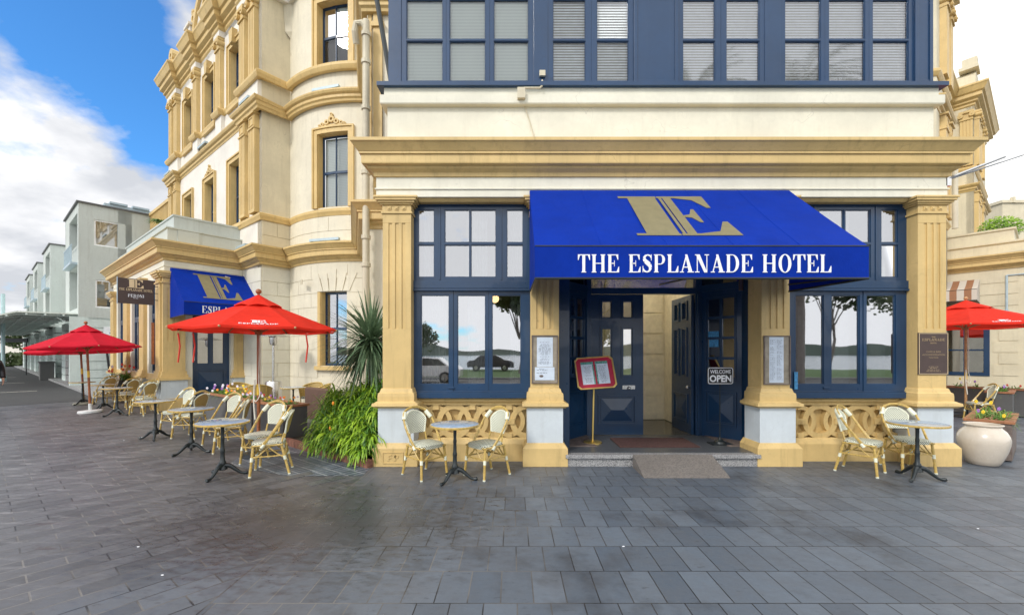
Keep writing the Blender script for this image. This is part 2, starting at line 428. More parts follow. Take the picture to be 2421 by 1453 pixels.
    def blade(s, base, d, length, w, droop, seg=4, fold=.0):
        """a strap leaf: starts at base in direction d and arches down"""
        d = Vector(d).normalized(); p = Vector(base); side = d.cross(Vector((0,0,1)))
        side = side.normalized() if side.length > .05 else Vector((1,0,0))
        vs = []; st = length/seg
        for i in range(seg+1):
            t = i/seg; ww = w*(1-t)**.6*(.55+min(1, t*3)*.45) if i < seg else .0015
            vs += [p-side*ww, p+side*ww]
            d = (d+Vector((0,0,-droop*st/length*(1+t)))).normalized(); p = p+d*st
        return s.add(vs, [(2*i, 2*i+1, 2*i+3, 2*i+2) for i in range(seg)])
    def sphere(s, c, r, n=10, m=7, sc=(1,1,1)):
        vs = [(c[0], c[1], c[2]-r*sc[2])]
        for i in range(1, m):
            ph = -pi/2+pi*i/m
            for k in range(n):
                t = 2*pi*k/n; vs.append((c[0]+r*sc[0]*cos(ph)*cos(t), c[1]+r*sc[1]*cos(ph)*sin(t), c[2]+r*sc[2]*sin(ph)))
        vs.append((c[0], c[1], c[2]+r*sc[2])); top = len(vs)-1; fs = []
        for k in range(n):
            fs.append((0, 1+(k+1) % n, 1+k)); fs.append((top, 1+(m-2)*n+k, 1+(m-2)*n+(k+1) % n))
            for i in range(m-2): fs.append((1+i*n+k, 1+i*n+(k+1) % n, 1+(i+1)*n+(k+1) % n, 1+(i+1)*n+k))
        return s.add(vs, fs)
    def build(s, name, mat, parent=None, smooth=False, bevel=0, orig=None, recalc=True):
        if orig is not None: o0 = Vector(orig)
        elif parent is not None: o0 = parent_origin(parent)
        else: o0 = Vector((0,0,0))
        me = bpy.data.meshes.new(name)
        me.from_pydata([(p[0]-o0.x, p[1]-o0.y, p[2]-o0.z) for p in s.v], [], s.f)
        if recalc:
            bm = bmesh.new(); bm.from_mesh(me); bmesh.ops.recalc_face_normals(bm, faces=bm.faces); bm.to_mesh(me); bm.free()
        if smooth:
            me.polygons.foreach_set('use_smooth', [True]*len(me.polygons))
            if smooth != 2:
                try: me.set_sharp_from_angle(angle=R(40))
                except Exception: pass
        ob = bpy.data.objects.new(name, me); COL.objects.link(ob)
        ob.data.materials.append(MATS[mat] if isinstance(mat, str) else mat)
        if parent is not None: ob.parent = parent
        elif orig is not None: ob.location = o0
        if bevel:
            b = ob.modifiers.new('bevel', 'BEVEL'); b.width = bevel; b.segments = 2; b.limit_method = 'ANGLE'; b.angle_limit = R(40)
        return ob
def parent_origin(p):
    v = Vector((0,0,0))
    while p is not None: v += p.location; p = p.parent
    return v
def tag(o, label=None, cat=None, group=None, kind=None):
    if label: o['label'] = label
    if cat: o['category'] = cat
    if group: o['group'] = group
    if kind: o['kind'] = kind
    return o
def empty(name, loc, label, cat, group=None):
    o = bpy.data.objects.new(name, None); COL.objects.link(o); o.location = loc; o.empty_display_size = .2
    return tag(o, label, cat, group)
def copy_tree(o, parent=None):
    c = o.copy(); COL.objects.link(c)
    if parent is not None: c.parent = parent
    for ch in list(o.children): copy_tree(ch, c)
    return c
def put(o, x, y, rz=0, z=0, label=None, group=None, sc=None):
    o.location = (x, y, z); o.rotation_euler = (0, 0, rz)
    if label: o['label'] = label
    if group: o['group'] = group
    if sc: o.scale = (sc, sc, sc)
    return o
def slab(name, poly, z, mat, label=None, kind='structure'):
    m = MB(); m.add([(x, y, z) for x, y in poly], [tuple(range(len(poly)))])
    o = m.build(name, mat)
    if kind: o['kind'] = kind
    return o

# ------------------------------------------------------------------ lettering: a fat-face serif alphabet drawn as polygons
def rect(x0, y0, x1, y1): return [(x0,y0),(x1,y0),(x1,y1),(x0,y1)]
def glyph(ch):
    s, hl, e = .185, .045, .06
    def stem(x, w=s, y0=0, y1=1, sb=True, st=True):
        o = [rect(x, y0, x+w, y1)]
        if sb: o.append(rect(x-e, y0, x+w+e, y0+hl))
        if st: o.append(rect(x-e, y1-hl, x+w+e, y1))
        return o
    def bowl(cx, cy, rx, ry, tx, t0, t1, n=14, ty=hl):
        o = []
        for i in range(n):
            a, b = t0+(t1-t0)*i/n, t0+(t1-t0)*(i+1)/n
            f = lambda t, X, Y: (cx+X*cos(t), cy+Y*sin(t))
            o.append([f(a,rx,ry), f(b,rx,ry), f(b,rx-tx,ry-ty), f(a,rx-tx,ry-ty)])
        return o
    if ch == 'T': return .78, stem(.285, st=False)+[rect(.0,.95,.78,1), [(0,1),(0,.68),(.03,.68),(.13,.95)], [(.78,1),(.65,.95),(.75,.68),(.78,.68)]]
    if ch == 'H': return .92, stem(.07)+stem(.64)+[rect(.2,.48,.7,.53)]
    if ch == 'E': return .76, stem(.07)+[rect(.2,.95,.70,1), rect(.2,0,.72,.05), rect(.2,.48,.45,.53), [(.70,1),(.56,.95),(.67,.70),(.70,.70)], [(.76,0),(.76,.32),(.73,.32),(.60,.05)], rect(.44,.34,.47,.67)]
    if ch == 'L': return .72, stem(.07)+[rect(.2,0,.70,.05), [(.72,0),(.72,.36),(.69,.36),(.54,.05)]]
    if ch == 'P': return .76, stem(.07)+[rect(.2,.95,.42,1), rect(.2,.44,.42,.49)]+bowl(.42,.72,.30,.28,.17,-pi/2,pi/2)
    if ch == 'D': return .88, stem(.07)+[rect(.2,.95,.40,1), rect(.2,0,.40,.05)]+bowl(.40,.5,.44,.5,.19,-pi/2,pi/2)
    if ch == 'O': return .86, bowl(.43,.5,.41,.52,.19,0,2*pi,24)
    if ch == 'C': return .8, bowl(.42,.5,.40,.52,.18,R(48),R(312),20)+[rect(.66,.66,.71,1)]
    if ch == 'A': return .88, [[(.10,0),(.16,0),(.46,.93),(.40,1)], [(.34,1),(.48,1),(.82,0),(.58,0)], rect(.22,.27,.64,.32), rect(0,0,.26,.05), rect(.50,0,.9,.05)]
    if ch == 'N': return .92, [rect(.12,0,.17,1), rect(.74,0,.79,1), [(.05,1),(.30,1),(.79,0),(.60,0)], rect(0,0,.29,.05), rect(.0,.95,.28,1), rect(.62,.95,.90,1)]
    if ch == 'R': return .86, stem(.07)+[rect(.2,.95,.42,1), rect(.2,.46,.42,.51), [(.38,.48),(.54,.50),(.80,.03),(.86,.03),(.86,0),(.62,0)]]+bowl(.42,.73,.29,.27,.16,-pi/2,pi/2)
    if ch == 'I': return .36, stem(.07)
    if ch == 'S':
        c = [(.60,.80,.03),(.52,.93,.05),(.36,.975,.03),(.20,.92,.06),(.13,.78,.09),(.20,.64,.11),(.34,.54,.13),(.48,.42,.12),(.55,.26,.09),(.48,.09,.06),(.32,.025,.03),(.15,.08,.05),(.07,.22,.03)]
        o = []
        for i in range(len(c)-1):
            (x0,y0,w0),(x1,y1,w1) = c[i], c[i+1]; d = Vector((x1-x0, y1-y0)).normalized(); p = Vector((-d.y, d.x))
            o.append([(x0+p.x*w0,y0+p.y*w0),(x1+p.x*w1,y1+p.y*w1),(x1-p.x*w1,y1-p.y*w1),(x0-p.x*w0,y0-p.y*w0)])
        return .66, o+[rect(.58,.66,.615,1), rect(.04,0,.075,.36)]
    return .42, []
def serif(text, mp, x0, x1, z0, z1, b0=0.0, b1=.004):
    """write text between x0..x1 and z0..z1 of a mapped plane; returns the mesh builder"""
    tot = sum(glyph(c)[0]+.10 for c in text)-.10
    k = (x1-x0)/tot; h = z1-z0; x = x0; m = MB(); j = 0
    for c in text:
        w, polys = glyph(c)
        for p in polys:
            j += 1; eps = (j % 5)*.00025
            m.prism([(x+a*k, z0+b*h) for a, b in p], mp, b0, b1+eps)
        x += (w+.10)*k
    return m
LOGO = [rect(.10,.04,.41,.96), rect(.445,.04,.475,.96), rect(.49,.04,.58,.96), rect(0,.955,.42,1), rect(.43,.955,.85,1), rect(0,0,.42,.045), rect(.43,0,.85,.045),
        [(.60,.96),(.80,.90),(.90,.70),(.94,.70),(.94,1),(.84,1)], [(.57,.50),(.66,.53),(.71,.66),(.74,.66),(.74,.33),(.71,.33),(.66,.45),(.57,.47)],
        [(.60,.04),(.82,.10),(.93,.34),(.98,.34),(1.0,0),(.84,0)]]
def logo(mp, x0, x1, z0, z1, b0=0, b1=.004, part=None):
    m = MB()
    for j, p in enumerate(LOGO):
        if part is not None and j not in part: continue
        m.prism([(x0+a*(x1-x0), z0+b*(z1-z0)) for a, b in p], mp, b0, b1+j*.0002)
    return m
def sans(text, mp, x0, x1, z0, z1, b1=.004, bold=.0):
    """built-in sans lettering turned into mesh on a mapped plane"""
    cu = bpy.data.curves.new('t', 'FONT'); cu.body = text; cu.offset = bold; cu.resolution_u = 3
    ob = bpy.data.objects.new('t', cu); COL.objects.link(ob)
    dg = bpy.context.evaluated_depsgraph_get(); me = bpy.data.meshes.new_from_object(ob.evaluated_get(dg))
    xs = [v.co.x for v in me.vertices]; ys = [v.co.y for v in me.vertices]
    a, b, c, d = min(xs), max(xs), min(ys), max(ys)
    m = MB(); m.add([mp(x0+(v.co.x-a)/(b-a)*(x1-x0), b1, z0+(v.co.y-c)/(d-c)*(z1-z0)) for v in me.vertices], [tuple(p.vertices) for p in me.polygons])
    bpy.data.objects.remove(ob); bpy.data.curves.remove(cu); bpy.data.meshes.remove(me)
    return m
def lines(mp, x0, x1, z0, z1, n, b, seed=1, center=False):
    r = random.Random(seed); m = MB(); st = (z1-z0)/n
    for i in range(n):
        if r.random() < .14: continue
        w = (x1-x0)*r.uniform(.45, 1); a = x0 if not center else (x0+x1-w)/2
        z = z1-st*(i+.5)
        while a < (x0 if not center else (x0+x1-w)/2)+w:
            l = r.uniform(.02, .08)*(x1-x0)*3; e = min(a+l, (x0 if not center else (x0+x1-w)/2)+w)
            m.box(a, e, b, b+.0012, z-st*.16, z+st*.16, mp); a = e+.012
    return m
# ================================================================== THE HOTEL
dL = Vector((-.775, .632)); dR = Vector((.632, .775)); nL = (-.632, -.775); nR = (.775, -.632)
PW = LM((0,0), (1,0), (0,-1))                      # pavilion: a = X, b = -Y
hotel = empty('hotel_building', (2.2, 8.0, 0), 'cream and ochre Victorian corner hotel with navy woodwork and a projecting entrance pavilion', 'building')
hb = lambda m, name, mat, **k: m.build(name, mat, hotel, **k)
FY = 6.60
def X(u, Y): return (u-UC)*Y/F

# ---- pavilion pilasters: pedestal, base, fluted shaft, capital
def pilaster(cx, name='pilaster', wl=0):
    y = 6.60
    sh = MB()
    hw = .215
    sh.box(cx-hw, cx+hw, -6.98, -y-.016, 1.12, 3.80, PW)
    sh.box(cx-hw, cx+hw, -y-.016, -y, 1.12, 2.06, PW); sh.box(cx-hw, cx+hw, -y-.016, -y, 3.66, 3.80, PW)
    fl = [-hw, -.125, -.075, -.025, .025, .075, .125, hw]
    for i in (0, 2, 4, 6): sh.box(cx+fl[i], cx+fl[i+1], -y-.016, -y, 2.06, 3.66, PW)
    p = hb(sh, name, 'ochre', bevel=.004)
    cp = MB()
    for (h_, z0, z1, f) in ((.235,3.80,3.83,.02), (.22,3.83,3.93,.008), (.25,3.93,3.955,.035), (.275,3.955,3.985,.06), (.305,3.985,4.02,.085), (.325,4.02,4.05,.10)):
        cp.box(cx-h_, cx+h_, -6.9, -y+f, z0, z1, PW)
    for dx in (-.11, 0, .11):
        cp.box(cx+dx-.03, cx+dx+.03, -y+.008, -y+.02, 3.85, 3.91, PW); cp.box(cx+dx-.014, cx+dx+.014, -y+.02, -y+.03, 3.866, 3.894, PW)
    cp.build('capital', 'ochre', p, bevel=.004)
    bs = MB()
    prof = [(.225,1.16),(.235,1.15),(.25,1.10),(.27,1.085),(.275,1.04),(.275,.97),(.29,.965),(.31,.95),(.34,.94),(.345,.90),(.32,.885),(.30,.87)]
    path = [(cx-.0, 0)]
    vs = []
    for w_, z in prof: vs += [(cx-w_, 6.60-(w_-.215)+.0, z), (cx+w_, 6.60-(w_-.215), z), (cx+w_, 6.98, z), (cx-w_, 6.98, z)]
    k = len(prof)
    bs.add(vs, [(i*4+j, (i+1)*4+j, (i+1)*4+(j+1) % 4, i*4+(j+1) % 4) for i in range(k-1) for j in range(4)]+[(0,1,2,3), ((k-1)*4+3, (k-1)*4+2, (k-1)*4+1, (k-1)*4)])
    bs.build('base_moulding', 'ochre', p)
    pd = MB(); pd.box(cx-.27, cx+.27, -6.98, -6.545, .34, .872, PW); pd.build('pedestal', 'pedestal_white', p, bevel=.004)
    pl = MB(); pl.box(cx-.335, cx+.335, -7.0, -6.485, 0, .27, PW)
    pl.add([(cx-.335,6.485,.27),(cx+.335,6.485,.27),(cx+.335,7,.27),(cx-.335,7,.27),(cx-.28,6.535,.345),(cx+.28,6.535,.345),(cx+.28,7,.345),(cx-.28,7,.345)],
           [(0,1,5,4),(1,2,6,5),(2,3,7,6),(3,0,4,7),(4,5,6,7)])
    pl.build('plinth', 'ochre', p, bevel=.004)
    return p
PC = [-1.745, .498, 3.995, 6.365]
PIL = [pilaster(c) for c in PC]
# little cast tablet on the corner plinth
m = MB(); m.frame(-1.93, -1.62, .05, .22, .012, -6.485, -6.475, PW); m.box(-1.86,-1.83,-6.485,-6.476,.09,.18,PW); m.box(-1.83,-1.79,-6.485,-6.476,.165,.18,PW); m.box(-1.83,-1.80,-6.485,-6.476,.125,.138,PW)
m.box(-1.76,-1.73,-6.485,-6.476,.09,.18,PW); m.ring(-1.72,.155,.03,.014,-6.485,-6.476,PW,10); m.build('cast_tablet', 'ochre', PIL[0])

# ---- frieze, architrave line and the big cornice
CORN = [(0,4.34),(.03,4.35),(.03,4.40),(.055,4.42),(.09,4.44),(.10,4.455),(.10,4.475),(.165,4.485),(.17,4.50),(.17,4.615),(.195,4.62),(.195,4.645),(.205,4.655),(.23,4.69),(.275,4.75),(.295,4.765),(.295,4.81),(0,4.83)]
ppath = [(-2.05,9.0),(-2.05,6.58),(6.575,6.58),(6.575,9.0)]
m = MB(); m.sweep([(-.3,4.05),(0,4.05),(0,4.155),(.02,4.16),(.02,4.175),(.0,4.185),(0,4.34),(-.3,4.34)], ppath); hb(m, 'frieze', 'cream')
m = MB(); m.sweep(CORN+[(-.3,4.83),(-.3,4.34)], ppath); hb(m, 'cornice', 'ochre')
m = MB(); m.sweep([(-.12,4.00),(.0,4.00),(.03,4.03),(.03,4.052),(-.12,4.052)], [(-1.42,6.66),(.18,6.66)]); hb(m, 'window_head', 'ochre'); m = MB(); m.sweep([(-.12,4.00),(.0,4.00),(.03,4.03),(.03,4.052),(-.12,4.052)], [(4.32,6.66),(6.03,6.66)]); hb(m, 'window_head', 'ochre')
# side walls and roof of the pavilion
m = MB(); m.box(-1.96,-1.90,-12.0,-6.98,0,4.05,PW); m.box(6.44,6.50,-12.0,-6.98,0,4.05,PW); m.box(-1.96,6.5,-12.06,-12.0,0,4.05,PW); m.box(-1.96,6.5,-12,-6.8,4.60,4.66,PW)
m.box(.72,3.77,-7.0,-6.66,3.55,4.05,PW); m.box(.72,3.77,-8.0,-6.66,3.50,3.55,PW)
hb(m, 'outer_wall', 'cream')

# ---- parapet band and the glazed upper storey
UY = 6.66; ux = lambda u: X(u, UY)
UL, UR = ux(918), ux(2204)
upath = [(UL,9.5),(UL,UY),(UR,UY),(UR,9.5)]
m = MB(); m.sweep([(.01,4.80),(.01,5.44),(-.2,5.44),(-.2,4.80)], upath); hb(m, 'parapet_wall', 'cream')
m = MB(); m.sweep([(.0,5.44),(.09,5.445),(.10,5.46),(.10,5.58),(.05,5.60),(.05,5.715),(-.2,5.715),(-.2,5.44)], upath); hb(m, 'ledge', 'cream')
m = MB(); m.sweep([(-.1,5.705),(.115,5.715),(.115,5.775),(.03,5.79),(-.1,5.79)], [(UL-.03,9.5),(UL-.03,UY),(UR+.03,UY),(UR+.03,9.5)]); hb(m, 'window_sill', 'blue_frame')
TOP = 7.9
groups = [([(960,1047),(1062,1148),(1167,1250)], 'blind_closed'), ([(1307,1385),(1411,1487)], 'blind_slats'),
          ([(1615,1692),(1718,1797)], 'blind_slats'), ([(1857,1942),(1961,2047),(2065,2150)], 'blind_slats')]
ZB, ZM, ZT = 5.857, 6.485, 7.11
m = MB()
edges = [UL]
for g, _ in groups: edges += [ux(g[0][0])-.075, ux(g[-1][1])+.075]
edges.append(UR)
for i in range(0, len(edges), 2): m.box(edges[i], edges[i+1], -UY-.1, -UY+.0, 5.79, TOP, PW)
for i in range(0, len(edges), 2):                                    # planted boards and grooves on the posts
    a, b = edges[i], edges[i+1]
    if b-a > .25:
        m.box(a, a+.05, -UY, -UY+.018, 5.79, TOP, PW); m.box(b-.05, b, -UY, -UY+.018, 5.79, TOP, PW)
        m.box(a+.05, b-.05, -UY, -UY+.012, 5.79, 5.86, PW)
for i in range(1, len(edges)-1, 2): m.box(edges[i], edges[i+1], -UY-.1, -UY, ZT+.09, TOP, PW)
m.box(UL-.0, UL+.06, -9.5, -UY-.1, 5.79, TOP, PW); m.box(UR-.06, UR, -9.5, -UY-.1, 5.79, TOP, PW); m.box(UL, UR, -9.56, -9.5, 4.8, TOP, PW)
hb(m, 'timber_wall', 'blue_frame', bevel=.003)
m = MB(); m.box(UL-.3, UR+.3, -9.8, -UY+.35, TOP, TOP+.12, PW); m.box(UL,UR,-9.5,-UY-.12,5.4,5.45,PW); hb(m, 'upper_roof', 'lead')
def window(mpp, outer, panes, fw, b, mat, glass, blind=None, par=None, muntins=(), name='window', thick=.05, bd=.12):
    """one window: timber with its glass and blind as sub-parts; panes = list of (a0,a1,z0,z1)"""
    par = par or hotel
    m = MB(); a0, a1, z0, z1 = outer
    A = sorted(set([a0, a1]+[p[0] for p in panes]+[p[1] for p in panes])); Z = sorted(set([z0, z1]+[p[2] for p in panes]+[p[3] for p in panes]))
    for i in range(len(A)-1):
        for j in range(len(Z)-1):
            ca, cz = (A[i]+A[i+1])/2, (Z[j]+Z[j+1])/2
            if any(p[0] < ca < p[1] and p[2] < cz < p[3] for p in panes): continue
            m.box(A[i], A[i+1], b-thick, b, Z[j], Z[j+1], mpp)
    for p in panes:                                                   # glazing bead round each light
        m.frame(p[0], p[1], p[2], p[3], .012, b-thick*.7, b-.012, mpp)
    for (p0, p1, q0, q1) in muntins: m.box(p0, p1, b-thick*.8, b-.014, q0, q1, mpp)
    w = m.build(name, mat, par)
    g = MB()
    for p in panes: g.add([mpp(p[0], b-thick*.6, p[2]), mpp(p[1], b-thick*.6, p[2]), mpp(p[1], b-thick*.6, p[3]), mpp(p[0], b-thick*.6, p[3])], [(0,1,2,3)])
    g.build('pane', glass, w)
    if blind:
        k = MB()
        k.box(min(p[0] for p in panes)-.02, max(p[1] for p in panes)+.02, b-bd-.01, b-bd, min(p[2] for p in panes)-.03, max(p[3] for p in panes)+.02, mpp)
        k.build('blind', blind, w)
    return w
for gi, (g, bl) in enumerate(groups):
    for li, (u0, u1) in enumerate(g):
        x0, x1 = ux(u0), ux(u1)
        l = edges[1+2*gi] if li == 0 else (ux(g[li-1][1])+x0)/2
        r = edges[2+2*gi] if li == len(g)-1 else (x1+ux(g[li+1][0]))/2
        if li: l += .003
        window(PW, (l, r, 5.79, ZT+.09), [(x0, x1, ZB, ZM-.014), (x0, x1, ZM+.014, ZT)], .06, -UY-.012, 'blue_frame', 'glass_sky' if gi < 2 else 'glass_blind', None, bd=.10)
m = MB()
for gi, (g, bl) in enumerate(groups):
    for (u0, u1) in g:
        if bl == 'blind_closed':
            k = MB(); k.box(ux(u0)-.03, ux(u1)+.03, -UY-.085, -UY-.075, 5.80, 7.18, PW); k.box(ux(u0)+.09, ux(u0)+.094, -UY-.075, -UY-.07, 5.9, 7.15, PW); hb(k, 'blind', 'blind_closed')
        else:
            k = MB()
            for i in range(33):                                       # real tilted slats
                z = 5.80+i*.042
                k.add([(ux(u0)-.03, UY+.075, z), (ux(u1)+.03, UY+.075, z), (ux(u1)+.03, UY+.090, z+.037), (ux(u0)-.03, UY+.090, z+.037)], [(0,1,2,3)])
            hb(k, 'blind', 'white_paint')
k = MB(); k.box(UL+.1, UR-.1, -UY-.5, -UY-.45, 5.5, 7.8, PW); hb(k, 'inner_wall', 'room_wall')
# cable boxes under the upper windows
m = MB(); m.box(ux(1275),ux(1289),-UY+.002,-UY+.05,5.90,5.985,PW); hb(m, 'junction_box', 'downpipe', bevel=.004); m = MB(); m.box(ux(1223),ux(1241),-UY+.10,-UY+.16,5.50,5.66,PW)
hb(m, 'junction_box', 'downpipe', bevel=.004)
m = MB(); m.tube([at(1282,190,UY-.06),at(1282,203,UY-.09),at(1276,208,UY-.14),at(1240,208,UY-.14),at(1234,213,UY-.14)], .014)
m.tube([at(1236,232,UY-.13),at(1240,250,UY-.03),at(1252,285,UY-.02),at(1262,322,UY-.05)], .008); hb(m, 'cable', 'downpipe', smooth=True)

# ---- pavilion windows
WY = 6.79
def pav_window(sh):
    x = lambda u: X(u, WY)+sh
    z = lambda v: H+(VC-v)*WY/F
    up = [(x(988),x(1027),z(655),z(578)),(x(988),x(1027),z(573),z(495)), (x(1051),x(1110.5),z(655),z(578)),(x(1113),x(1173),z(655),z(578)),(x(1051),x(1110.5),z(573),z(495)),(x(1113),x(1173),z(573),z(495)),
          (x(1198),x(1237),z(655),z(578)),(x(1198),x(1237),z(573),z(495))]
    L0, R0 = x(966), x(1262)
    window(PW, (L0, R0, z(664), 4.03), up, .05, -WY, 'navy', 'glass', None)
    m = MB(); m.box(L0, R0, -WY-.06, -WY+.035, z(682), z(664), PW); m.box(L0, R0, -WY-.06, -WY+.05, z(688), z(683), PW); m.box(L0, R0, -WY-.06, -WY+.01, z(683), z(682), PW)
    for u in (1040, 1185): m.box(x(u)-.012, x(u)+.012, -WY, -WY+.012, z(662), 4.0, PW)
    m.frame(L0, R0, 3.98, 4.05, .02, -WY, -WY+.03, PW)
    hb(m, 'transom', 'navy', bevel=.003)
    for i, (u0, u1) in enumerate(((995,1062),(1081,1148),(1163,1232))):
        l = (L0, x(1071.5)+.002, x(1155.5)+.002)[i]; r = (x(1071.5)-.002, x(1155.5)-.002, R0)[i]
        w = window(PW, (l, r, z(925), z(688)), [(x(u0), x(u1), z(908), z(697))], .05, -WY-.01*(i == 1), 'navy', 'glass_low', None, name='casement')
    m = MB(); m.box(L0+.03, R0-.03, -WY-.06, -WY+.06, z(940), z(926), PW); m.box(L0, R0, -WY-.06, -WY+.03, z(926), z(924), PW); m.box(x(1060),x(1075),-WY+.0,-WY+.02,z(918),z(914),PW); hb(m, 'window_sill', 'navy', bevel=.004)
    for (u0, u1, sd) in ((990,1048,1),(1100,1150,2),(1205,1240,3)):    # sheer curtains hanging inside
        k = MB(); a0, a1 = x(u0), x(u1); n = 22; vs = []
        for i in range(n+1):
            a = a0+(a1-a0)*i/n; b = .28+.03*sin(i*2.1+sd)
            vs += [(a, WY+b, 1.0), (a, WY+b, 3.95)]
        k.add(vs, [(2*i, 2*i+2, 2*i+3, 2*i+1) for i in range(n)]); hb(k, 'curtain', 'curtain')
    # balustrade panel of interlaced rings under the window
    c0, c1 = PC[0 if sh == 0 else 2]+.335, PC[1 if sh == 0 else 3]-.335
    c0 -= .08; c1 += .08
    m = MB(); m.box(c0, c1, -7.02, -6.98, .0, .98, PW); hb(m, 'panel_back', 'ochre')
    m = MB()
    m.sweep([(-.14,.985),(.03,.985),(.05,.96),(.05,.94),(.02,.925),(.0,.90),(-.0,.875),(-.14,.875)], [(c0,6.86),(c1,6.86)])
    m.sweep([(-.14,0),(.02,0),(.02,.27),(-.01,.33),(-.04,.36),(-.14,.36)], [(c0,6.84),(c1,6.84)])
    r = (.875-.36)/2; cz = (.875+.36)/2; wdt = c1-c0; n = 3; step = wdt/n
    for i in range(n+1):
        cx = c0+step*i
        t0, t1 = (0, 2*pi) if 0 < i < n else ((-pi/2, pi/2) if i == 0 else (pi/2, 3*pi/2))
        m.ring(cx, cz, r+.02, r-.065, -6.97, -6.885, PW, 28 if 0 < i < n else 14, t0, t1)
    for i in range(n):
        cx = c0+step*(i+.5)
        m.ring(cx, cz, r*.98, r-.075, -6.972, -6.893, PW, 28)
        m.box(cx-.085, cx+.085, -6.9, -6.865, cz-.045, cz+.045, PW); m.box(cx-.02, cx+.02, -6.865, -6.857, cz-.012, cz+.012, PW)
        m.box(cx-.045, cx+.045, -6.9, -6.868, .80, .878, PW); m.box(cx-.045, cx+.045, -6.9, -6.868, .36, .43, PW)
    hb(m, 'balustrade_panel', 'ochre')
pav_window(0); pav_window(5.84)

# ---- entrance: angled sidelights, double doors, transom, hall
def raised(m, mp, a0, a1, z0, z1, b):
    """fielded panel: moulding and a hipped centre"""
    m.frame(a0, a1, z0, z1, .03, b, b+.022, mp); m.frame(a0+.045, a1-.045, z0+.045, z1-.045, .012, b, b+.012, mp)
    a0 += .065; a1 -= .065; z0 += .065; z1 -= .065; d = min(a1-a0, z1-z0)*.42; w = .03
    P = [(a0,b,z0),(a1,b,z0),(a1,b,z1),(a0,b,z1)]
    if a1-a0 > z1-z0: Q = [(a0+d,b+w,(z0+z1)/2-.0),(a1-d,b+w,(z0+z1)/2)]; fs = [(0,1,5,4),(1,2,5),(2,3,4,5),(3,0,4)]
    else: Q = [((a0+a1)/2,b+w,z0+d),((a0+a1)/2,b+w,z1-d)]; fs = [(0,1,4),(1,2,5,4),(2,3,5),(3,0,4,5)]
    m.add([mp(*p) for p in P+Q], fs)
def sidelight(p0, p1):
    O = Vector(p0); D = (Vector(p1)-O); ln = D.length; D.normalize(); mp = LM(O, D, (D.y, -D.x))
    zs = .185; pan = []; c0, c1 = ln*.19, ln*.81; mid = (c0+c1)/2
    for r_ in range(4):
        z0 = 1.24+r_*.36
        pan += [(c0, mid-.012, z0+.012, z0+.348), (mid+.012, c1, z0+.012, z0+.348)]
    w = window(mp, (0, ln, zs, 2.80), pan, .05, 0, 'navy', 'glass_door', None, name='sidelight')
    m = MB(); raised(m, mp, ln*.14, ln*.86, .42, 1.02, .0); m.frame(c0-.03, c1+.03, 1.22, 2.71, .025, 0, .018, mp); m.build('moulding', 'navy', w)
    return mp, ln, w
mpl, lnl, wl = sidelight((.90, 7.42), (1.40, 8.0)); mpr, lnr, wr = sidelight((3.44, 8.0), (3.93, 7.40))
m = MB()
for x0, x1, y0, y1 in ((.70,.92,6.97,7.44),(3.91,4.0,6.97,7.42)): m.box(x0, x1, -y1, -y0, .185, 3.5, PW)
m.box(1.37, 1.45, -8.08, -7.96, .185, 3.5, PW); m.box(3.36, 3.47, -8.08, -7.96, .185, 3.5, PW); m.box(3.38,3.41,-7.96,-7.92,.185,2.8,PW)
m.box(1.45, 3.36, -8.08, -7.94, 2.77, 2.88, PW); m.box(1.45,3.36,-8.06,-7.97,3.32,3.5,PW)
m.box(0, lnl, -.06, .02, 2.80, 2.92, mpl); m.box(0, lnl, -.06, 0, 3.3, 3.5, mpl); m.box(0, lnr, -.06, .02, 2.80, 2.92, mpr); m.box(0, lnr, -.06, 0, 3.3, 3.5, mpr)
hb(m, 'door_frame', 'navy', bevel=.003)
m = MB(); m.box(1.45,3.36,-8.03,-8.02,2.88,3.32,PW); m.box(.02,lnl-.02,-.03,-.02,2.92,3.3,mpl); m.box(.02,lnr-.02,-.03,-.02,2.92,3.3,mpr); hb(m, 'transom_light', 'glass_door')
def leaf(mp, w, knob=1):
    pan = []
    for c in (w*.30, w*.70): pan += [(c-.085, c+.085, 2.34, 2.64), (c-.085, c+.085, 1.28, 2.14)]
    d = window(mp, (0, w, .195, 2.765), pan, .05, 0, 'navy', 'glass_door', None, name='door', thick=.045)
    m = MB(); raised(m, mp, .13, w-.13, .38, .92, 0)
    for p in pan: m.frame(p[0]-.035, p[1]+.035, p[2]-.035, p[3]+.035, .03, 0, .02, mp)
    m.build('moulding', 'navy', d)
    m = MB(); c = mp(w*.72 if knob > 0 else w*.9, .03, 1.05)
    if knob > 0:
        m.box(w*.60, w*.84, 0, .012, 1.03, 1.10, mp)
    m.sphere(c, .032); m.build('handle', 'steel', d, smooth=True)
    return d
leaf(LM((1.45, 8.0), (1,0), (0,-1)), .96)
leaf(LM((3.28, 8.95), (.02,-1), (-1,-.02)), .93, -1)     # right leaf swung right back into the hall
m = MB(); m.box(1.40,3.47,-9.88,-9.82,.2,3.6,PW); m.box(1.36,1.42,-9.85,-8.08,.2,3.6,PW); m.box(3.44,3.5,-9.85,-8.08,.2,3.6,PW); m.box(1.4,3.5,-9.85,-8.08,3.6,3.66,PW)
for i in range(7): m.box(2.75, 3.4, -9.83, -9.80, .30+i*.46, .72+i*.46, PW)
for x in (2.08, 2.30, 2.50): m.box(x, x+.13, -9.83, -9.74+.0*x, .3, 3.5, PW)
m.box(2.02, 2.72, -9.83, -9.77, .2, 3.55, PW)
hb(m, 'hall_wall', 'hall_wall')
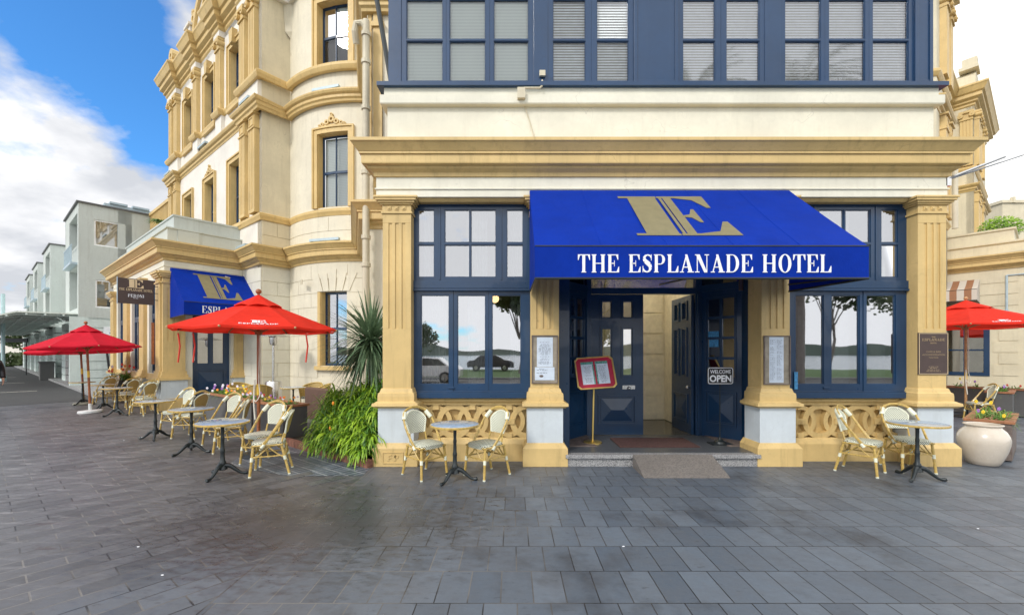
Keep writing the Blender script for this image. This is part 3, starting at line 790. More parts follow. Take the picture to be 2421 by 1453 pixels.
m = MB(); m.lathe([(0,.03),(.03,.035),(.05,.02),(.075,.03),(.085,0)], (0,0,0), 16); m.v = [(2.83+p[0], 9.73-p[2], 1.95+p[1]) for p in m.v]; hb(m, 'hall_boss', 'steel', smooth=True)
m = MB(); m.box(1.4,3.5,-9.85,-8.0,.12,.19,PW); hb(m, 'hall_floor', 'hall_floor')
m = MB(); m.box(-1.9,1.36,-12,-7.02,.1,.2,PW); m.box(3.5,6.44,-12,-7.02,.1,.2,PW); hb(m, 'dining_floor', 'wood_grey')
m = MB(); m.box(-1.9,1.36,-11.9,-11.8,.2,4.0,PW); m.box(3.5,6.44,-11.9,-11.8,.2,4.0,PW); m.box(-1.9,6.44,-12,-7.0,4.0,4.05,PW); m.box(1.30,1.36,-12,-8.0,.2,4,PW); m.box(3.5,3.56,-12,-8.0,.2,4,PW)
hb(m, 'dining_wall', 'room_wall')
m = MB()
for (u, v, Y) in ((1170,706,9.0), (1110,704,10.2), (1990,708,9.4)):
    p = at(u, v, Y); k = MB(); k.sphere(p, .085, 12, 8); o = k.build('lamp_globe', 'bulb', hotel, smooth=True)
    m.tube([(p.x,p.y,p.z+.08),(p.x,p.y,4.0)], .008, 6)
hb(m, 'lamp_cord', 'black_metal')
k = MB(); k.lathe([(0,3.58),(.30,3.57),(.30,3.50),(.22,3.44),(0,3.42)], (2.45,8.9,0), 20); hb(k, 'hall_fill_lamp', 'hall_fill_glow')  # unseen ceiling lamp added to brighten the hall

# ---- entrance steps of speckled granite
m = MB(); m.box(.83,3.67,-8.0,-6.50,0,.125,PW); m.box(.80,3.70,-8.0,-6.46,.128,.183,PW); hb(m, 'entrance_step', 'granite', bevel=.006)
m = MB(); m.box(.84,3.66,-7.98,-6.60,.183,.188,PW); hb(m, 'porch_floor', 'granite_dark')

# ================================================================== rotated wings
C0 = Vector((-10.3, 12.9)); M0 = Vector((-8.97, 14.53)); T0 = Vector((-7.81, 13.59)); R0_ = Vector((-7.26, 14.26))
E0 = Vector((-4.44, 13.11)); Q0 = Vector((-3.2, 9.7))
PR = LM(C0, dR, nR); PL = LM(C0, -dL, nL); LF = LM(T0, -dL, nL); TR = LM(T0, dR, nR)
PH0 = R(-48); RB = 3.5; CB = R0_+Vector((-sin(PH0), cos(PH0)))*RB; LB = RB*R(51.6)
def BOW(a, b, z):
    ph = PH0+a/RB; return (CB.x+(RB+b)*sin(ph), CB.y-(RB+b)*cos(ph), z)
EQ = LM(E0, (Q0-E0).normalized(), (( Q0-E0).normalized().y, -(Q0-E0).normalized().x)); QF = LM(Q0, (1,0), (0,-1))
arc = [BOW(LB*i/14, 0, 0)[:2] for i in range(15)]
tail = arc+[tuple(Q0), (-1.9, 9.7)]
def lf(a, b=0): return LF(a, b, 0)[:2]
def shaft(mp, a0, a1, z0, z1, b, par, cap=True, flutes=True, base=True):
    m = MB(); m.box(a0, a1, 0, b-.02, z0, z1, mp); w = (a1-a0)
    for i in range(4): m.box(a0+w*(.0+.27*i), a0+w*(.19+.27*i), b-.02, b, z0+.1, z1-.45, mp)
    m.box(a0, a1, b-.02, b, z1-.45, z1, mp); m.box(a0, a1, b-.02, b, z0, z0+.1, mp)
    o = m.build('pilaster', 'ochre', par)
    m = MB()
    if cap == 'ionic':
        m.box(a0-.04, a1+.04, 0, b+.07, z1-.10, z1, mp); m.box(a0-.02, a1+.02, 0, b+.04, z1-.42, z1-.36, mp)
        for c in (a0+.02, a1-.02): m.ring(c, z1-.2, .10, .03, 0, b+.09, mp, 12); m.ring(c, z1-.2, .03, .0, 0, b+.11, mp, 8)
    else:
        m.box(a0-.03, a1+.03, 0, b+.03, z1-.5, z1-.45, mp); m.box(a0-.05, a1+.05, 0, b+.06, z1-.06, z1, mp); m.frame(a0+.06, a1-.06, z1-.40, z1-.12, .035, b, b+.02, mp)
    m.build('capital', 'ochre', o)
    return o
def surround(mp, a0, a1, z0, z1, na=1, crest=True, key=False, sill=True, w=.16):
    m = MB(); m.frame(a0-w, a1+w, z0-.0, z1+w, w, 0, .05, mp, wb=0, na=na); m.frame(a0-w-.02, a1+w+.02, z0, z1+w+.03, .05, .0, .085, mp, wb=0, na=na)
    if sill: m.box(a0-w-.03, a1+w+.03, 0, .09, z0-.12, z0-.001, mp, na)
    o = hb(m, 'window_surround', 'ochre')
    # reveal lining
    m = MB(); m.box(a0-.002, a0+.012, -.26, .0, z0, z1, mp); m.box(a1-.012, a1+.002, -.26, .0, z0, z1, mp); m.box(a0, a1, -.26, 0, z1-.012, z1+.002, mp, na); m.box(a0, a1, -.26, 0, z0-.002, z0+.012, mp, na); m.build('reveal', 'ochre', o)
    if crest:
        m = MB(); c = (a0+a1)/2; z = z1+w+.03
        for (dx, dz, r) in ((0,.20,.10),(0,.34,.05),(-.16,.12,.08),(.16,.12,.08),(-.32,.07,.06),(.32,.07,.06),(-.42,.05,.04),(.42,.05,.04)): m.ring(c+dx, z+dz, r, r*.45, 0, .07, mp, 12)
        m.box(c-.45, c+.45, 0, .05, z, z+.05, mp, na); m.build('crest', 'ochre', o)
    if key:
        c = (a0+a1)/2; m = MB(); m.prism([(c-.11,z1-.02),(c+.11,z1-.02),(c+.17,z1+w+.28),(c-.17,z1+w+.28)], mp, .0, .17); m.build('keystone', 'ochre', o)
def sash(mp, a0, a1, z0, z1, mat='navy', blind='blind_closed', na=1, glass='glass_sky', trans=False, b=-.18):
    mid = (z0+z1)/2; c = (a0+a1)/2; e = .055
    pan = [(a0+e, c-.012, z0+e, mid-.03), (c+.012, a1-e, z0+e, mid-.03), (a0+e, c-.012, mid+.03, z1-e), (c+.012, a1-e, mid+.03, z1-e)]
    return window(mp, (a0+.012, a1-.012, z0+.012, z1-.012), pan, .05, b, mat, glass, blind, bd=.1)
def courses(mp, a0, a1, z0, z1, h, holes=(), par=None, jw=1.15, mat='cream', na=1, name='ashlar', shift=.0):
    m = MB(); r = 0; z = z0
    while z < z1-.05:
        zt = min(z+h, z1); x = a0; first = True
        while x < a1-.02:
            e = min(a1, x+(jw if not first or r % 2 == 0 else jw*.5)); first = False
            segs = [(x, e)]
            for hh in holes:
                if hh[2] < zt-.03 and hh[3] > z+.03:
                    ns = []
                    for (p, q) in segs:
                        if hh[1] <= p or hh[0] >= q: ns.append((p, q))
                        else:
                            if p < hh[0]: ns.append((p, hh[0]))
                            if q > hh[1]: ns.append((hh[1], q))
                    segs = ns
            for p, q in segs:
                if q-p > .05: m.box(p+.006, q-.006, 0, .018, z+.008, zt-.008, mp, max(1, round(na*(q-p)/(a1-a0))))
            x = e
        z = zt; r += 1
    return hb(m, name, mat)

# ---- left main facade
WL = [-2.15, -4.75, -7.4]
h3 = [(c-.5, c+.5, 10.2, 12.25) for c in WL]; h2 = [(c-.5, c+.5, 6.05, 8.25) for c in WL]
m = MB(); m.wall(-10.2, 0, 0, 13.3, h3+h2, .26, LF); hb(m, 'street_wall', 'pinkcream')
for h in h3: surround(LF, h[0], h[1], h[2], h[3], crest=False, key=True); sash(LF, *h)
for i, h in enumerate(h2): surround(LF, h[0], h[1], h[2], h[3], crest=(i == 1)); sash(LF, *h)
for a in (-.45, -1.25, -3.5, -6.15, -8.85, -9.65): shaft(LF, a-.23, a+.23, 10.42, 12.95, .14, hotel, 'ionic')
for a in (-.40, -1.2, -8.85, -9.65): shaft(LF, a-.23, a+.23, 6.10, 9.22, .15, hotel, 'panel')
jog = [(-10.2,0), (-9.95,0), (-9.95,.18), (-8.55,.18), (-8.55,0), (-6.45,0), (-6.45,.18), (-5.85,.18), (-5.85,0), (-3.8,0), (-3.8,.18), (-3.2,.18), (-3.2,0), (-1.55,0), (-1.55,.18), (-.0-.18*0,.18)]
def jpath(j, off=0, corner=True):
    pts = [lf(-10.2, -2.0)]+[lf(a, b) for a, b in j[:-1]]
    tc = T0+Vector(nL)*.18+Vector(nR)*.18
    pts.append(tuple(tc)); rr = TR(.87, .18, 0)[:2]; pts.append(rr)
    return pts+[BOW(LB*i/14, .12, 0)[:2] for i in range(1, 15)]+[(-3.3,9.6), (-1.9,9.6)]
K_ = lambda P, k: [(o*k if o > 0 else o, z) for o, z in P]
ROOFC = [(0,13.15),(.05,13.2),(.05,13.3),(.14,13.34),(.14,13.42),(.28,13.5),(.28,13.66),(.36,13.7),(.46,13.9),(.5,13.95),(.5,14.02),(-.3,14.05),(-.3,13.15)]
m = MB(); m.sweep(K_(ROOFC,.78), jpath(jog)); hb(m, 'roof_cornice', 'ochre')
m = MB(); m.sweep([(-.3,12.95),(0,12.95),(0,13.16),(-.3,13.16)], jpath(jog)); hb(m, 'roof_frieze', 'pinkcream')
SILL3 = [(-.1,10.16),(.03,10.16),(.06,10.20),(.10,10.27),(.10,10.34),(.05,10.38),(-.1,10.40)]
m = MB(); m.sweep(K_(SILL3,.7), jpath(jog)); hb(m, 'string_course', 'ochre')
jog2 = [(-10.2,0), (-9.95,0), (-9.95,.18), (-8.55,.18), (-8.55,0), (-1.55,0), (-1.55,.18), (0,.18)]
COR2 = [(-.1,9.20),(.02,9.20),(.04,9.26),(.10,9.30),(.10,9.38),(.18,9.42),(.22,9.48),(.22,9.52),(-.1,9.55)]
m = MB(); m.sweep(K_(COR2,.72), jpath(jog2)); hb(m, 'storey_cornice', 'ochre')
for a, b in ((-1.55,0),(-9.95,-8.55),(-6.45,-5.85),(-3.8,-3.2)): m = MB(); m.box(a,b,0,.12,9.55,10.18,LF); hb(m, 'dado', 'pinkcream')
STR1 = [(-.1,5.84),(.02,5.84),(.05,5.90),(.09,5.96),(.09,6.03),(.03,6.06),(-.1,6.08)]
m = MB(); m.sweep(K_(STR1,.7), [lf(-1.9,.02), tuple(T0+Vector(nL)*.04+Vector(nR)*.04), TR(.87,.04,0)[:2]]+[BOW(LB*i/14,0,0)[:2] for i in range(1,15)]+[tuple(Q0),(-1.9,9.7)]); hb(m, 'string_course', 'ochre')
# curved gable with round light, urns and end ornament over the cornice
m = MB()
n = 24; c = -4.75
for i in range(n):
    t0, t1 = pi*i/n, pi*(i+1)/n
    m.prism([(c+1.35*cos(t0), 14.02+1.6*sin(t0)), (c+1.35*cos(t1), 14.02+1.6*sin(t1)), (c, 14.02)], LF, -.3, .1)
hb(m, 'gable', 'pinkcream')
m = MB(); m.ring(c, 14.02, 1.55, 1.33, -.35, .2, LF, 24, 0, pi); m.v = [(p[0], p[1], 14.02+(p[2]-14.02)*1.18) for p in m.v]
m.ring(c, 14.85, .42, .30, .1, .18, LF, 20); hb(m, 'gable_rim', 'ochre')
m = MB(); m.ring(c, 14.85, .30, .0, .1, .12, LF, 20); hb(m, 'round_vent', 'beige')
m = MB()
for a in (-6.55, -2.95): m.box(a-.25, a+.25, -.2, .25, 14.02, 14.75, LF); m.box(a-.32, a+.32, -.25, .32, 14.75, 14.85, LF)
hb(m, 'parapet_pier', 'pinkcream')
m = MB()
for a in (-6.35, -3.15): m.ring(a, 15.1, .22, .1, 0, .15, LF, 12); m.ring(a-.05, 15.38, .12, .04, 0, .15, LF, 10)
m.prism([(-10.0,14.02),(-8.6,14.02),(-8.6,14.2),(-9.3,14.8),(-10.0,14.2)], LF, -.1, .2); m.ring(-9.3, 14.85, .3, .1, -.05, .2, LF, 12); m.ring(-9.3,14.4,.25,.12,.2,.26,LF,12)
m.box(-8.5,-6.8,-.1,.1,14.02,14.3,LF); m.box(-2.7,-.2,-.1,.1,14.02,14.3,LF)
hb(m, 'parapet_ornament', 'ochre')
# lower wing beyond with balustrade
m = MB(); m.box(-16,-10.2,-4,-.4,0,7.9,LF); hb(m, 'far_wing_wall', 'pinkcream')
m = MB(); m.box(-16,-10.15,-.45,-.1,7.75,7.95,LF); m.box(-16,-10.15,-.4,-.2,9.0,9.15,LF); m.box(-16,-10.15,-.4,-.2,8.0,8.1,LF)
for i in range(26): m.box(-15.9+i*.22,-15.82+i*.22,-.35,-.25,8.1,9.0,LF)
hb(m, 'roof_balustrade', 'ochre')

# ---- right return, bow and near mass
m = MB(); m.box(0,.87,-.3,0,0,13.3,TR); hb(m, 'return_wall', 'beige')
q2 = (1.62, 2.67, 6.1, 8.35); q3 = (1.62, 2.67, 10.42, 12.35); q1 = (1.72, 2.62, 1.30, 3.55)
m = MB(); m.wall(0, LB, 0, 13.3, [q1, q2, q3], .26, BOW, 16); hb(m, 'bow_wall', 'bow_cream')
surround(BOW, *q2, na=4, crest=True, sill=False); sash(BOW, *q2); surround(BOW, *q3, na=4, crest=False, sill=False); sash(BOW, *q3, blind='dark_room')
k = MB(); k.box(1.68,2.61,-.265,-.255,11.35,12.3,BOW,4); hb(k, 'blind', 'blind_closed')
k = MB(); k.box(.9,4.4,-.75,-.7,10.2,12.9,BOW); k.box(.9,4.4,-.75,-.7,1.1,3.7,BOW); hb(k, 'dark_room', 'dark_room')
sash(BOW, *q1, glass='glass', blind='dark_room')
m = MB(); m.box(q1[0]-.14,q1[1]+.14,-.05,.12,1.17,1.29,BOW,4); m.box(q1[0]-.1,q1[0],0,.03,1.3,3.55,BOW); m.box(q1[0]-.002,q1[0]+.02,-.26,0,1.3,3.55,BOW); hb(m, 'ground_sill', 'ochre')
courses(BOW, 0.05, LB, .5, 4.40, .43, [(q1[0]-.1,q1[1],q1[2]-.15,q1[3])], na=10, jw=1.3, mat='bow_cream')
m = MB()                                                              # splayed keystones over the ground window
for i in range(-2, 3):
    c = (q1[0]+q1[1])/2+i*.22; m.prism([(c-.10,3.56),(c+.10,3.56),(c+.13+i*.10,4.1+.12*(i == 0)),(c-.13+i*.10,4.1+.12*(i == 0))], BOW, 0, .035)
hb(m, 'flat_arch', 'bow_cream')
courses(TR, .02, .87, .5, 4.40, .43, jw=.87); courses(LF, -1.47, -.02, .5, 4.40, .43, jw=1.45)
courses(TR, .02, .87, 4.95, 5.84, .43, jw=.87, mat='beige'); courses(BOW, .02, LB, 4.95, 5.84, .43, na=10, jw=4, mat='bow_cream')
m = MB(); l = (Q0-E0).length; m.box(0, l, -.3, 0, 0, 13.3, EQ); m.box(0, 2.2, -.3, 0, 0, 13.3, QF); hb(m, 'inner_wing_wall', 'bow_cream')
m = MB(); m.box(.13,.32,0,.06,5.0,9.2,QF); m.box(.13,.32,0,.06,9.6,13.0,QF); m.box(.1,.36,0,.1,8.9,9.0,QF); m.box(-.0,.08,0,.03,5.9,9.2,QF); m.box(l-.5,l-.1,0,.05,6,9.2,EQ); hb(m, 'corner_strip', 'ochre')
# lower cornice runs right round porch, return and bow
p0 = PL(-7.6, 0, 0)[:2]
lowp = [PL(-7.6,-1.5,0)[:2], p0, tuple(C0), tuple(M0), tuple(T0+Vector(nL)*.06+Vector(nR)*.06), TR(.87,.06,0)[:2]]+arc[1:]+[tuple(Q0), (-1.9,9.7)]
m = MB(); m.sweep([(o*1.25, z+.1+(z-4.34)*.15) for o, z in CORN]+[(-.2,4.95),(-.2,4.44)], lowp); hb(m, 'cornice', 'ochre')
m = MB(); m.sweep([(-.2,4.12),(0,4.12),(0,4.25),(.02,4.26),(.02,4.28),(0,4.29),(0,4.45),(-.2,4.45)], lowp[:4]); hb(m, 'frieze', 'cream')

# ---- side porch
PT = [-7.3, -4.85, -2.35]
hol = [(-6.75,-5.3,1.05,3.95), (-4.3,-2.85,1.05,3.95), (-1.8,-.55,1.05,3.95)]
m = MB(); m.wall(-7.6, 0, 0, 4.12, hol, .15, PL); m.wall(0, 2.11, 0, 4.12, [(.70,1.74,.25,3.55)], .2, PR); hb(m, 'porch_wall', 'cream')
for h in hol:
    c = (h[0]+h[1])/2; e = .07
    window(PL, (h[0], h[1], 2.85, h[3]), [(h[0]+e, h[0]+.3, 2.95, h[3]-e), (h[0]+.4, h[1]-.4, 2.95, h[3]-e), (h[1]-.3, h[1]-e, 2.95, h[3]-e)], .05, -.08, 'navy', 'glass')
    window(PL, (h[0], h[1], h[2], 2.84), [(h[0]+e, c-.28, h[2]+e, 2.78), (c-.2, c+.2, h[2]+e, 2.78), (c+.28, h[1]-e, h[2]+e, 2.78)], .05, -.08, 'navy', 'glass_low', name='casement')
    m = MB(); m.box(h[0]-.05,h[1]+.05,-.1,.03,.93,1.04,PL); m.box(h[0]-.1,h[1]+.1,0,.06,.84,.93,PL)
    for i in range(3):
        cc = h[0]+(h[1]-h[0])*(i+.5)/3; m.ring(cc, .60, .22, .14, 0, .05, PL, 16); m.box(cc-.05,cc+.05,.0,.07,.56,.64,PL)
    m.box(h[0]-.1,h[1]+.1,0,.05,.28,.36,PL); m.box(h[0]-.1,h[1]+.1,0,.04,0,.28,PL); hb(m, 'balustrade_panel', 'ochre')
def sidepil(mp, a, w, b, z1=4.12, dz=.07):
    m = MB(); m.box(a-w/2, a+w/2, 0, b-.02, 1.12, z1, mp); m.box(a-w/2,a+w/2,b-.02,b,1.12,2.05,mp); m.box(a-w/2,a+w/2,b-.02,b,3.6,z1,mp)
    for i in range(4): m.box(a-w/2+w*.27*i, a-w/2+w*(.27*i+.19), b-.02, b, 2.05, 3.6, mp)
    o = hb(m, 'pilaster', 'ochre')
    m = MB()
    for (e, z0, z2) in ((.03,3.75,3.79),(.05,3.92,3.97),(.08,3.97,4.03),(.11,4.03,4.10)): m.box(a-w/2-e, a+w/2+e, 0, b+e, z0, z2, mp)
    for dx in (-.12,0,.12): m.box(a+dx-.03,a+dx+.03,b,b+.015,3.82,3.88,mp)
    m.build('capital', 'ochre', o)
    m = MB()
    for (e, z0, z2) in ((.03,1.04,1.14),(.06,.95,1.04),(.11,.88,.95)): m.box(a-w/2-e, a+w/2+e, 0, b+e, z0, z2, mp)
    m.build('base_moulding', 'ochre', o); m = MB()
    for (e, z0, z2) in ((.11,0,.27),(.07,.27,.34)): m.box(a-w/2-e, a+w/2+e, 0, b+e, z0, z2, mp)
    m.build('plinth', 'ochre', o)
    m = MB(); m.box(a-w/2-.05, a+w/2+.05, 0, b+.045, .34, .88, mp); m.build('pedestal', 'pedestal_white', o)
for a in PT: sidepil(PL, a, .6, .10)
sidepil(PL, -.28, .5, .10); sidepil(PR, .22, .55, .10); sidepil(PR, 1.95, .25, .10)
# porch door
dm = LM(PR(.70,-.14,0)[:2], dR, nR); w = 1.04
d = window(dm, (0, w, .25, 3.0), [(.16,.46,1.35,2.75), (.58,.88,1.35,2.75)], .05, 0, 'navy', 'glass_door', None, name='door')
m = MB(); raised(m, dm, .12, w-.12, .42, 1.15, 0); m.box(.03,.09,0,.02,1.4,1.75,dm); m.build('moulding', 'navy', d)
m = MB(); m.box(.04,.08,.02,.05,1.45,1.7,dm); m.build('handle', 'steel', d)
m = MB(); m.box(0,w,-.05,0,3.0,3.12,dm); m.box(0,w,-.05,0,3.12,3.55,dm); hb(m, 'door_head', 'navy')
m = MB(); m.box(.5,1.95,0,.45,0,.13,PR); m.box(.6,1.85,-.2,.2,.13,.25,PR); hb(m, 'porch_step', 'granite_dark', bevel=.01)
k = MB(); k.box(.3,2.0,-1.2,-1.15,.2,4.0,PR); k.box(-7.3,-.3,-1.9,-1.85,.2,4.0,PL); k.box(-7.5,-.1,-1.9,-.1,4.05,4.1,PL); hb(k, 'inner_wall', 'room_wall')
# parapet of the porch terrace
m = MB()
pp = [PL(-7.2,-1.5,0)[:2], PL(-7.2,-.0,0)[:2], tuple(C0), tuple(M0)]
m.sweep([(-.35,4.95),(-.10,4.95),(-.10,5.42),(-.06,5.43),(-.06,5.47),(-.14,5.48),(-.35,5.48)], pp)
pq = [PL(-7.0,-1.5,0)[:2], PL(-7.0,-.3,0)[:2], PR(.3,-.3,0)[:2], PR(2.11,-.3,0)[:2]]
m.sweep([(-.2,5.4),(.0,5.4),(.0,5.86),(.03,5.87),(.03,5.92),(-.2,5.93)], pq)
m.box(.35,.9,-.12,-.07,4.95,5.42,PR); hb(m, 'terrace_parapet', 'grey_render')
m = MB(); m.box(-7.4,-.1,-2.2,-.1,4.9,4.98,PL); hb(m, 'terrace_roof', 'lead')
# downpipes
def pipe(pts, r, name='downpipe', par=None):
    m = MB(); m.tube(pts, r, 12); o = m.build(name, 'downpipe', par or hotel, smooth=True); return o
px_, py_ = TR(.92, .12, 0)[:2]
p = pipe([(px_,py_,.1),(px_,py_,13.0)], .06)
m = MB()
for z in (2.2, 4.3, 6.6, 8.5, 10.1, 11.4): m.lathe([(.06,-.04),(.08,-.035),(.08,.035),(.06,.04)], (px_,py_,z), 12)
a = (px_,py_); m.add([(a[0]-.22,a[1]-.1,12.1),(a[0]+.22,a[1]-.1,12.1),(a[0]+.22,a[1]+.2,12.1),(a[0]-.22,a[1]+.2,12.1),(a[0]-.26,a[1]-.16,13.0),(a[0]+.26,a[1]-.16,13.0),(a[0]+.26,a[1]+.2,13.0),(a[0]-.26,a[1]+.2,13.0)], [(0,1,5,4),(1,2,6,5),(2,3,7,6),(3,0,4,7),(0,1,2,3)])
m.add([(a[0]-.22,a[1]-.1,12.1),(a[0]+.22,a[1]-.1,12.1),(a[0],a[1],11.8)], [(0,1,2)]); m.build('pipe_collar', 'downpipe', p)
q = (Q0.x+.03, Q0.y-.24)
p = pipe([(q[0],q[1],.1),(q[0],q[1],8.9)], .075)
m = MB()
for z in (1.5, 3.6, 4.2, 5.6, 7.0, 8.0, 8.6): m.lathe([(.075,-.05),(.10,-.04),(.10,.04),(.075,.05)], (q[0],q[1],z), 12)
m.tube([(q[0],q[1],8.75),(q[0]-.08,q[1],8.85),(q[0]-.22,q[1]+.02,8.85),(q[0]-.26,q[1]+.05,8.7),(q[0]-.26,q[1]+.15,8.5)], .07, 10); m.build('pipe_collar', 'downpipe', p)
w1 = PR(2.25,.2,0); p = pipe([(w1[0],w1[1],.1),(w1[0],w1[1],3.7),(PR(2.1,.25,0)[0],PR(2.1,.25,0)[1],3.95),(PR(1.5,.22,0)[0],PR(1.5,.22,0)[1],4.1)], .05)
m = MB(); m.box(-2.75,-2.0,-9.75,-9.3,9.7,9.9,PW); m.tube([(-2.45,9.0,7.0),(-2.9,9.0,9.6)], .05); hb(m, 'gutter', 'black_metal')
m = MB(); m.box(1.0,1.0+.22,.018,.03,3.78,3.92,LM(BOW(.15,0,0)[:2],(cos(PH0),sin(PH0)),(sin(PH0),-cos(PH0)))); hb(m, 'air_vent', 'downpipe')
# roof lids so no daylight leaks into the blocks
m = MB(); m.box(-10.1,-.1,-6,-.2,13.2,13.3,LF); m.add([(BOW(0,-.2,0)[0],BOW(0,-.2,0)[1],13.25),(-4.5,13.3,13.25),(-2,10,13.25),(-2,18,13.25),(-7,18,13.25)], [(0,1,2,3,4)]); hb(m, 'roof_deck', 'lead')

# ================================================================== right wing, mirror of the left one
TRt = Vector((13.0, 13.34)); rD = Vector((.775, .632)); rN = (.632, -.775)
RFm = LM(TRt, rD, rN)
r0, r1, r2_, r3, back = 0, 2.3, 10.9, 17.0, .93
rp = [(9.0,13.9), RFm(0,0,0)[:2], RFm(r1,0,0)[:2], RFm(r1,-back,0)[:2], RFm(r2_,-back,0)[:2], RFm(r2_,0,0)[:2], RFm(r3,0,0)[:2], RFm(r3,-3,0)[:2]]
m = MB()
for i in range(len(rp)-1):
    a, b = Vector(rp[i]), Vector(rp[i+1]); d = (b-a).normalized(); mm = LM(a, d, (d.y,-d.x)); m.box(0, (b-a).length, -.25, 0, 0, 13.3, mm)
hb(m, 'right_wing_wall', 'beige')
m = MB(); m.sweep(ROOFC, rp); hb(m, 'roof_cornice', 'ochre')
m = MB(); m.sweep(SILL3, rp); m.sweep(COR2, rp); m.sweep(STR1, rp); hb(m, 'string_course', 'ochre')
for a0 in (1.55, .6): shaft(RFm, a0, a0+.5, 10.42, 12.95, .17, hotel, 'ionic'); shaft(RFm, a0, a0+.5, 6.1, 9.2, .15, hotel, 'panel')
for a0 in (r2_+.1, r2_+1.0, r2_+2.6): shaft(RFm, a0, a0+.55, 10.42, 12.95, .17, hotel, 'ionic'); shaft(RFm, a0, a0+.55, 6.1, 9.2, .15, hotel, 'panel')
sd = LM(RFm(r2_,-back,0)[:2], (.632,-.775), (-.775,-.632)); 
for a0 in (back-.45,): shaft(sd, a0, a0+.42, 10.42, 12.95, .12, hotel, 'ionic')
m = MB(); m.prism([(0+r2_,14.02),(r2_+2.2,14.02),(r2_+2.2,14.6),(r2_+1.7,14.9),(r2_+.4,14.9),(r2_,14.6)], RFm, -.9, .05); hb(m, 'gable', 'beige')
m = MB(); m.box(r2_-.1,r2_+.9,-.5,.15,14.9,15.05,RFm); m.box(r2_+.15,r2_+.6,-.4,.1,15.05,15.5,RFm); hb(m, 'parapet_ornament', 'beige'); m = MB(); m.ring(r2_+2.3,14.7,.3,.12,-.1,.2,RFm,12); hb(m, 'parapet_ornament', 'beige')
# right single-storey porch facing the camera
C1 = Vector((16.35, 13.80)); RP = LM(C1, (-.632,.775), (-.775,-.632)); RPm = LM(Vector(RP(3.0,0,0)[:2]), (.632,-.775), (-.775,-.632))   # a runs left to right
LW = 3.0; wh = (.9+.05, 2.05, .92, 2.62)
xs = []
wa0, wa1 = 1.02, 2.18
m = MB(); m.wall(-.6, LW, 0, 4.12+.3, [(wa0,wa1,.92,2.65)], .12, RPm)
m.wall(0, 9, 0, 4.42, [], .1, LM(C1, rD, rN)); hb(m, 'porch_wall', 'beige')
window(RPm, (wa0,wa1,.92,2.65), [(wa0+.13,(wa0+wa1)/2-.015,1.03,1.77),((wa0+wa1)/2+.015,wa1-.13,1.03,1.77),(wa0+.13,(wa0+wa1)/2-.015,1.80,2.55),((wa0+wa1)/2+.015,wa1-.13,1.80,2.55)], .05, .03, 'navy', 'glass')
m = MB()
for i in range(9):
    z = .95+i*.38
    if z < 2.6: m.box(wa1+.08+.12*(i % 2), wa1+.62, 0, .02, z, z+.35, RPm); m.box(wa0-.45, wa0-.06, 0, .02, z, z+.35, RPm)
    elif z < 4.0: m.box(wa0-.5, wa1+.62, 0, .02, z, z+.35, RPm)
hb(m, 'ashlar', 'beige')
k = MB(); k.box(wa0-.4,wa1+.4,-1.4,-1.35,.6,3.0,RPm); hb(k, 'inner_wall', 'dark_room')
rcp = [RPm(-.6,0,0)[:2], tuple(C1), tuple(C1+rD*9)]
m = MB(); m.sweep([(o*1.2, z+.08) for o, z in CORN]+[(-.2,4.93),(-.2,4.42)], rcp); hb(m, 'cornice', 'ochre')
m = MB(); m.sweep([(-.3,4.9),(-.08,4.9),(-.08,5.25),(-.02,5.28),(-.02,5.34),(-.3,5.35)], rcp); m.sweep([(-.6,5.3),(-.3,5.3),(-.3,5.72),(-.25,5.74),(-.25,5.80),(-.6,5.82)], rcp); hb(m, 'terrace_parapet', 'beige')
m = MB(); m.box(-.6,9,-6,-.2,4.9,4.98,RPm); 
m.v = []; m.f = []; m.add([(RPm(-.6,-.3,0)[0],RPm(-.6,-.3,0)[1],4.95),(C1.x,C1.y,4.95),((C1+rD*9).x,(C1+rD*9).y,4.95),((C1+rD*9).x-4,(C1+rD*9).y+5,4.95),(C1.x-4,C1.y+5,4.95)],[(0,1,2,3,4)]); hb(m, 'terrace_roof', 'lead')
m = MB(); m.tube([RPm(LW-.45,.04,4.2),RPm(LW-.45,.04,3.05)], .03); m.tube([RPm(LW-.45,.04,4.2),RPm(LW-.0,.04,4.2)], .02); m.box(LW-.5,LW-.4,0,.1,2.98,3.08,RPm); hb(m, 'wall_conduit', 'light_metal')
p = pipe([at(2258,540,13.3),at(2258,400,13.3)], .07)
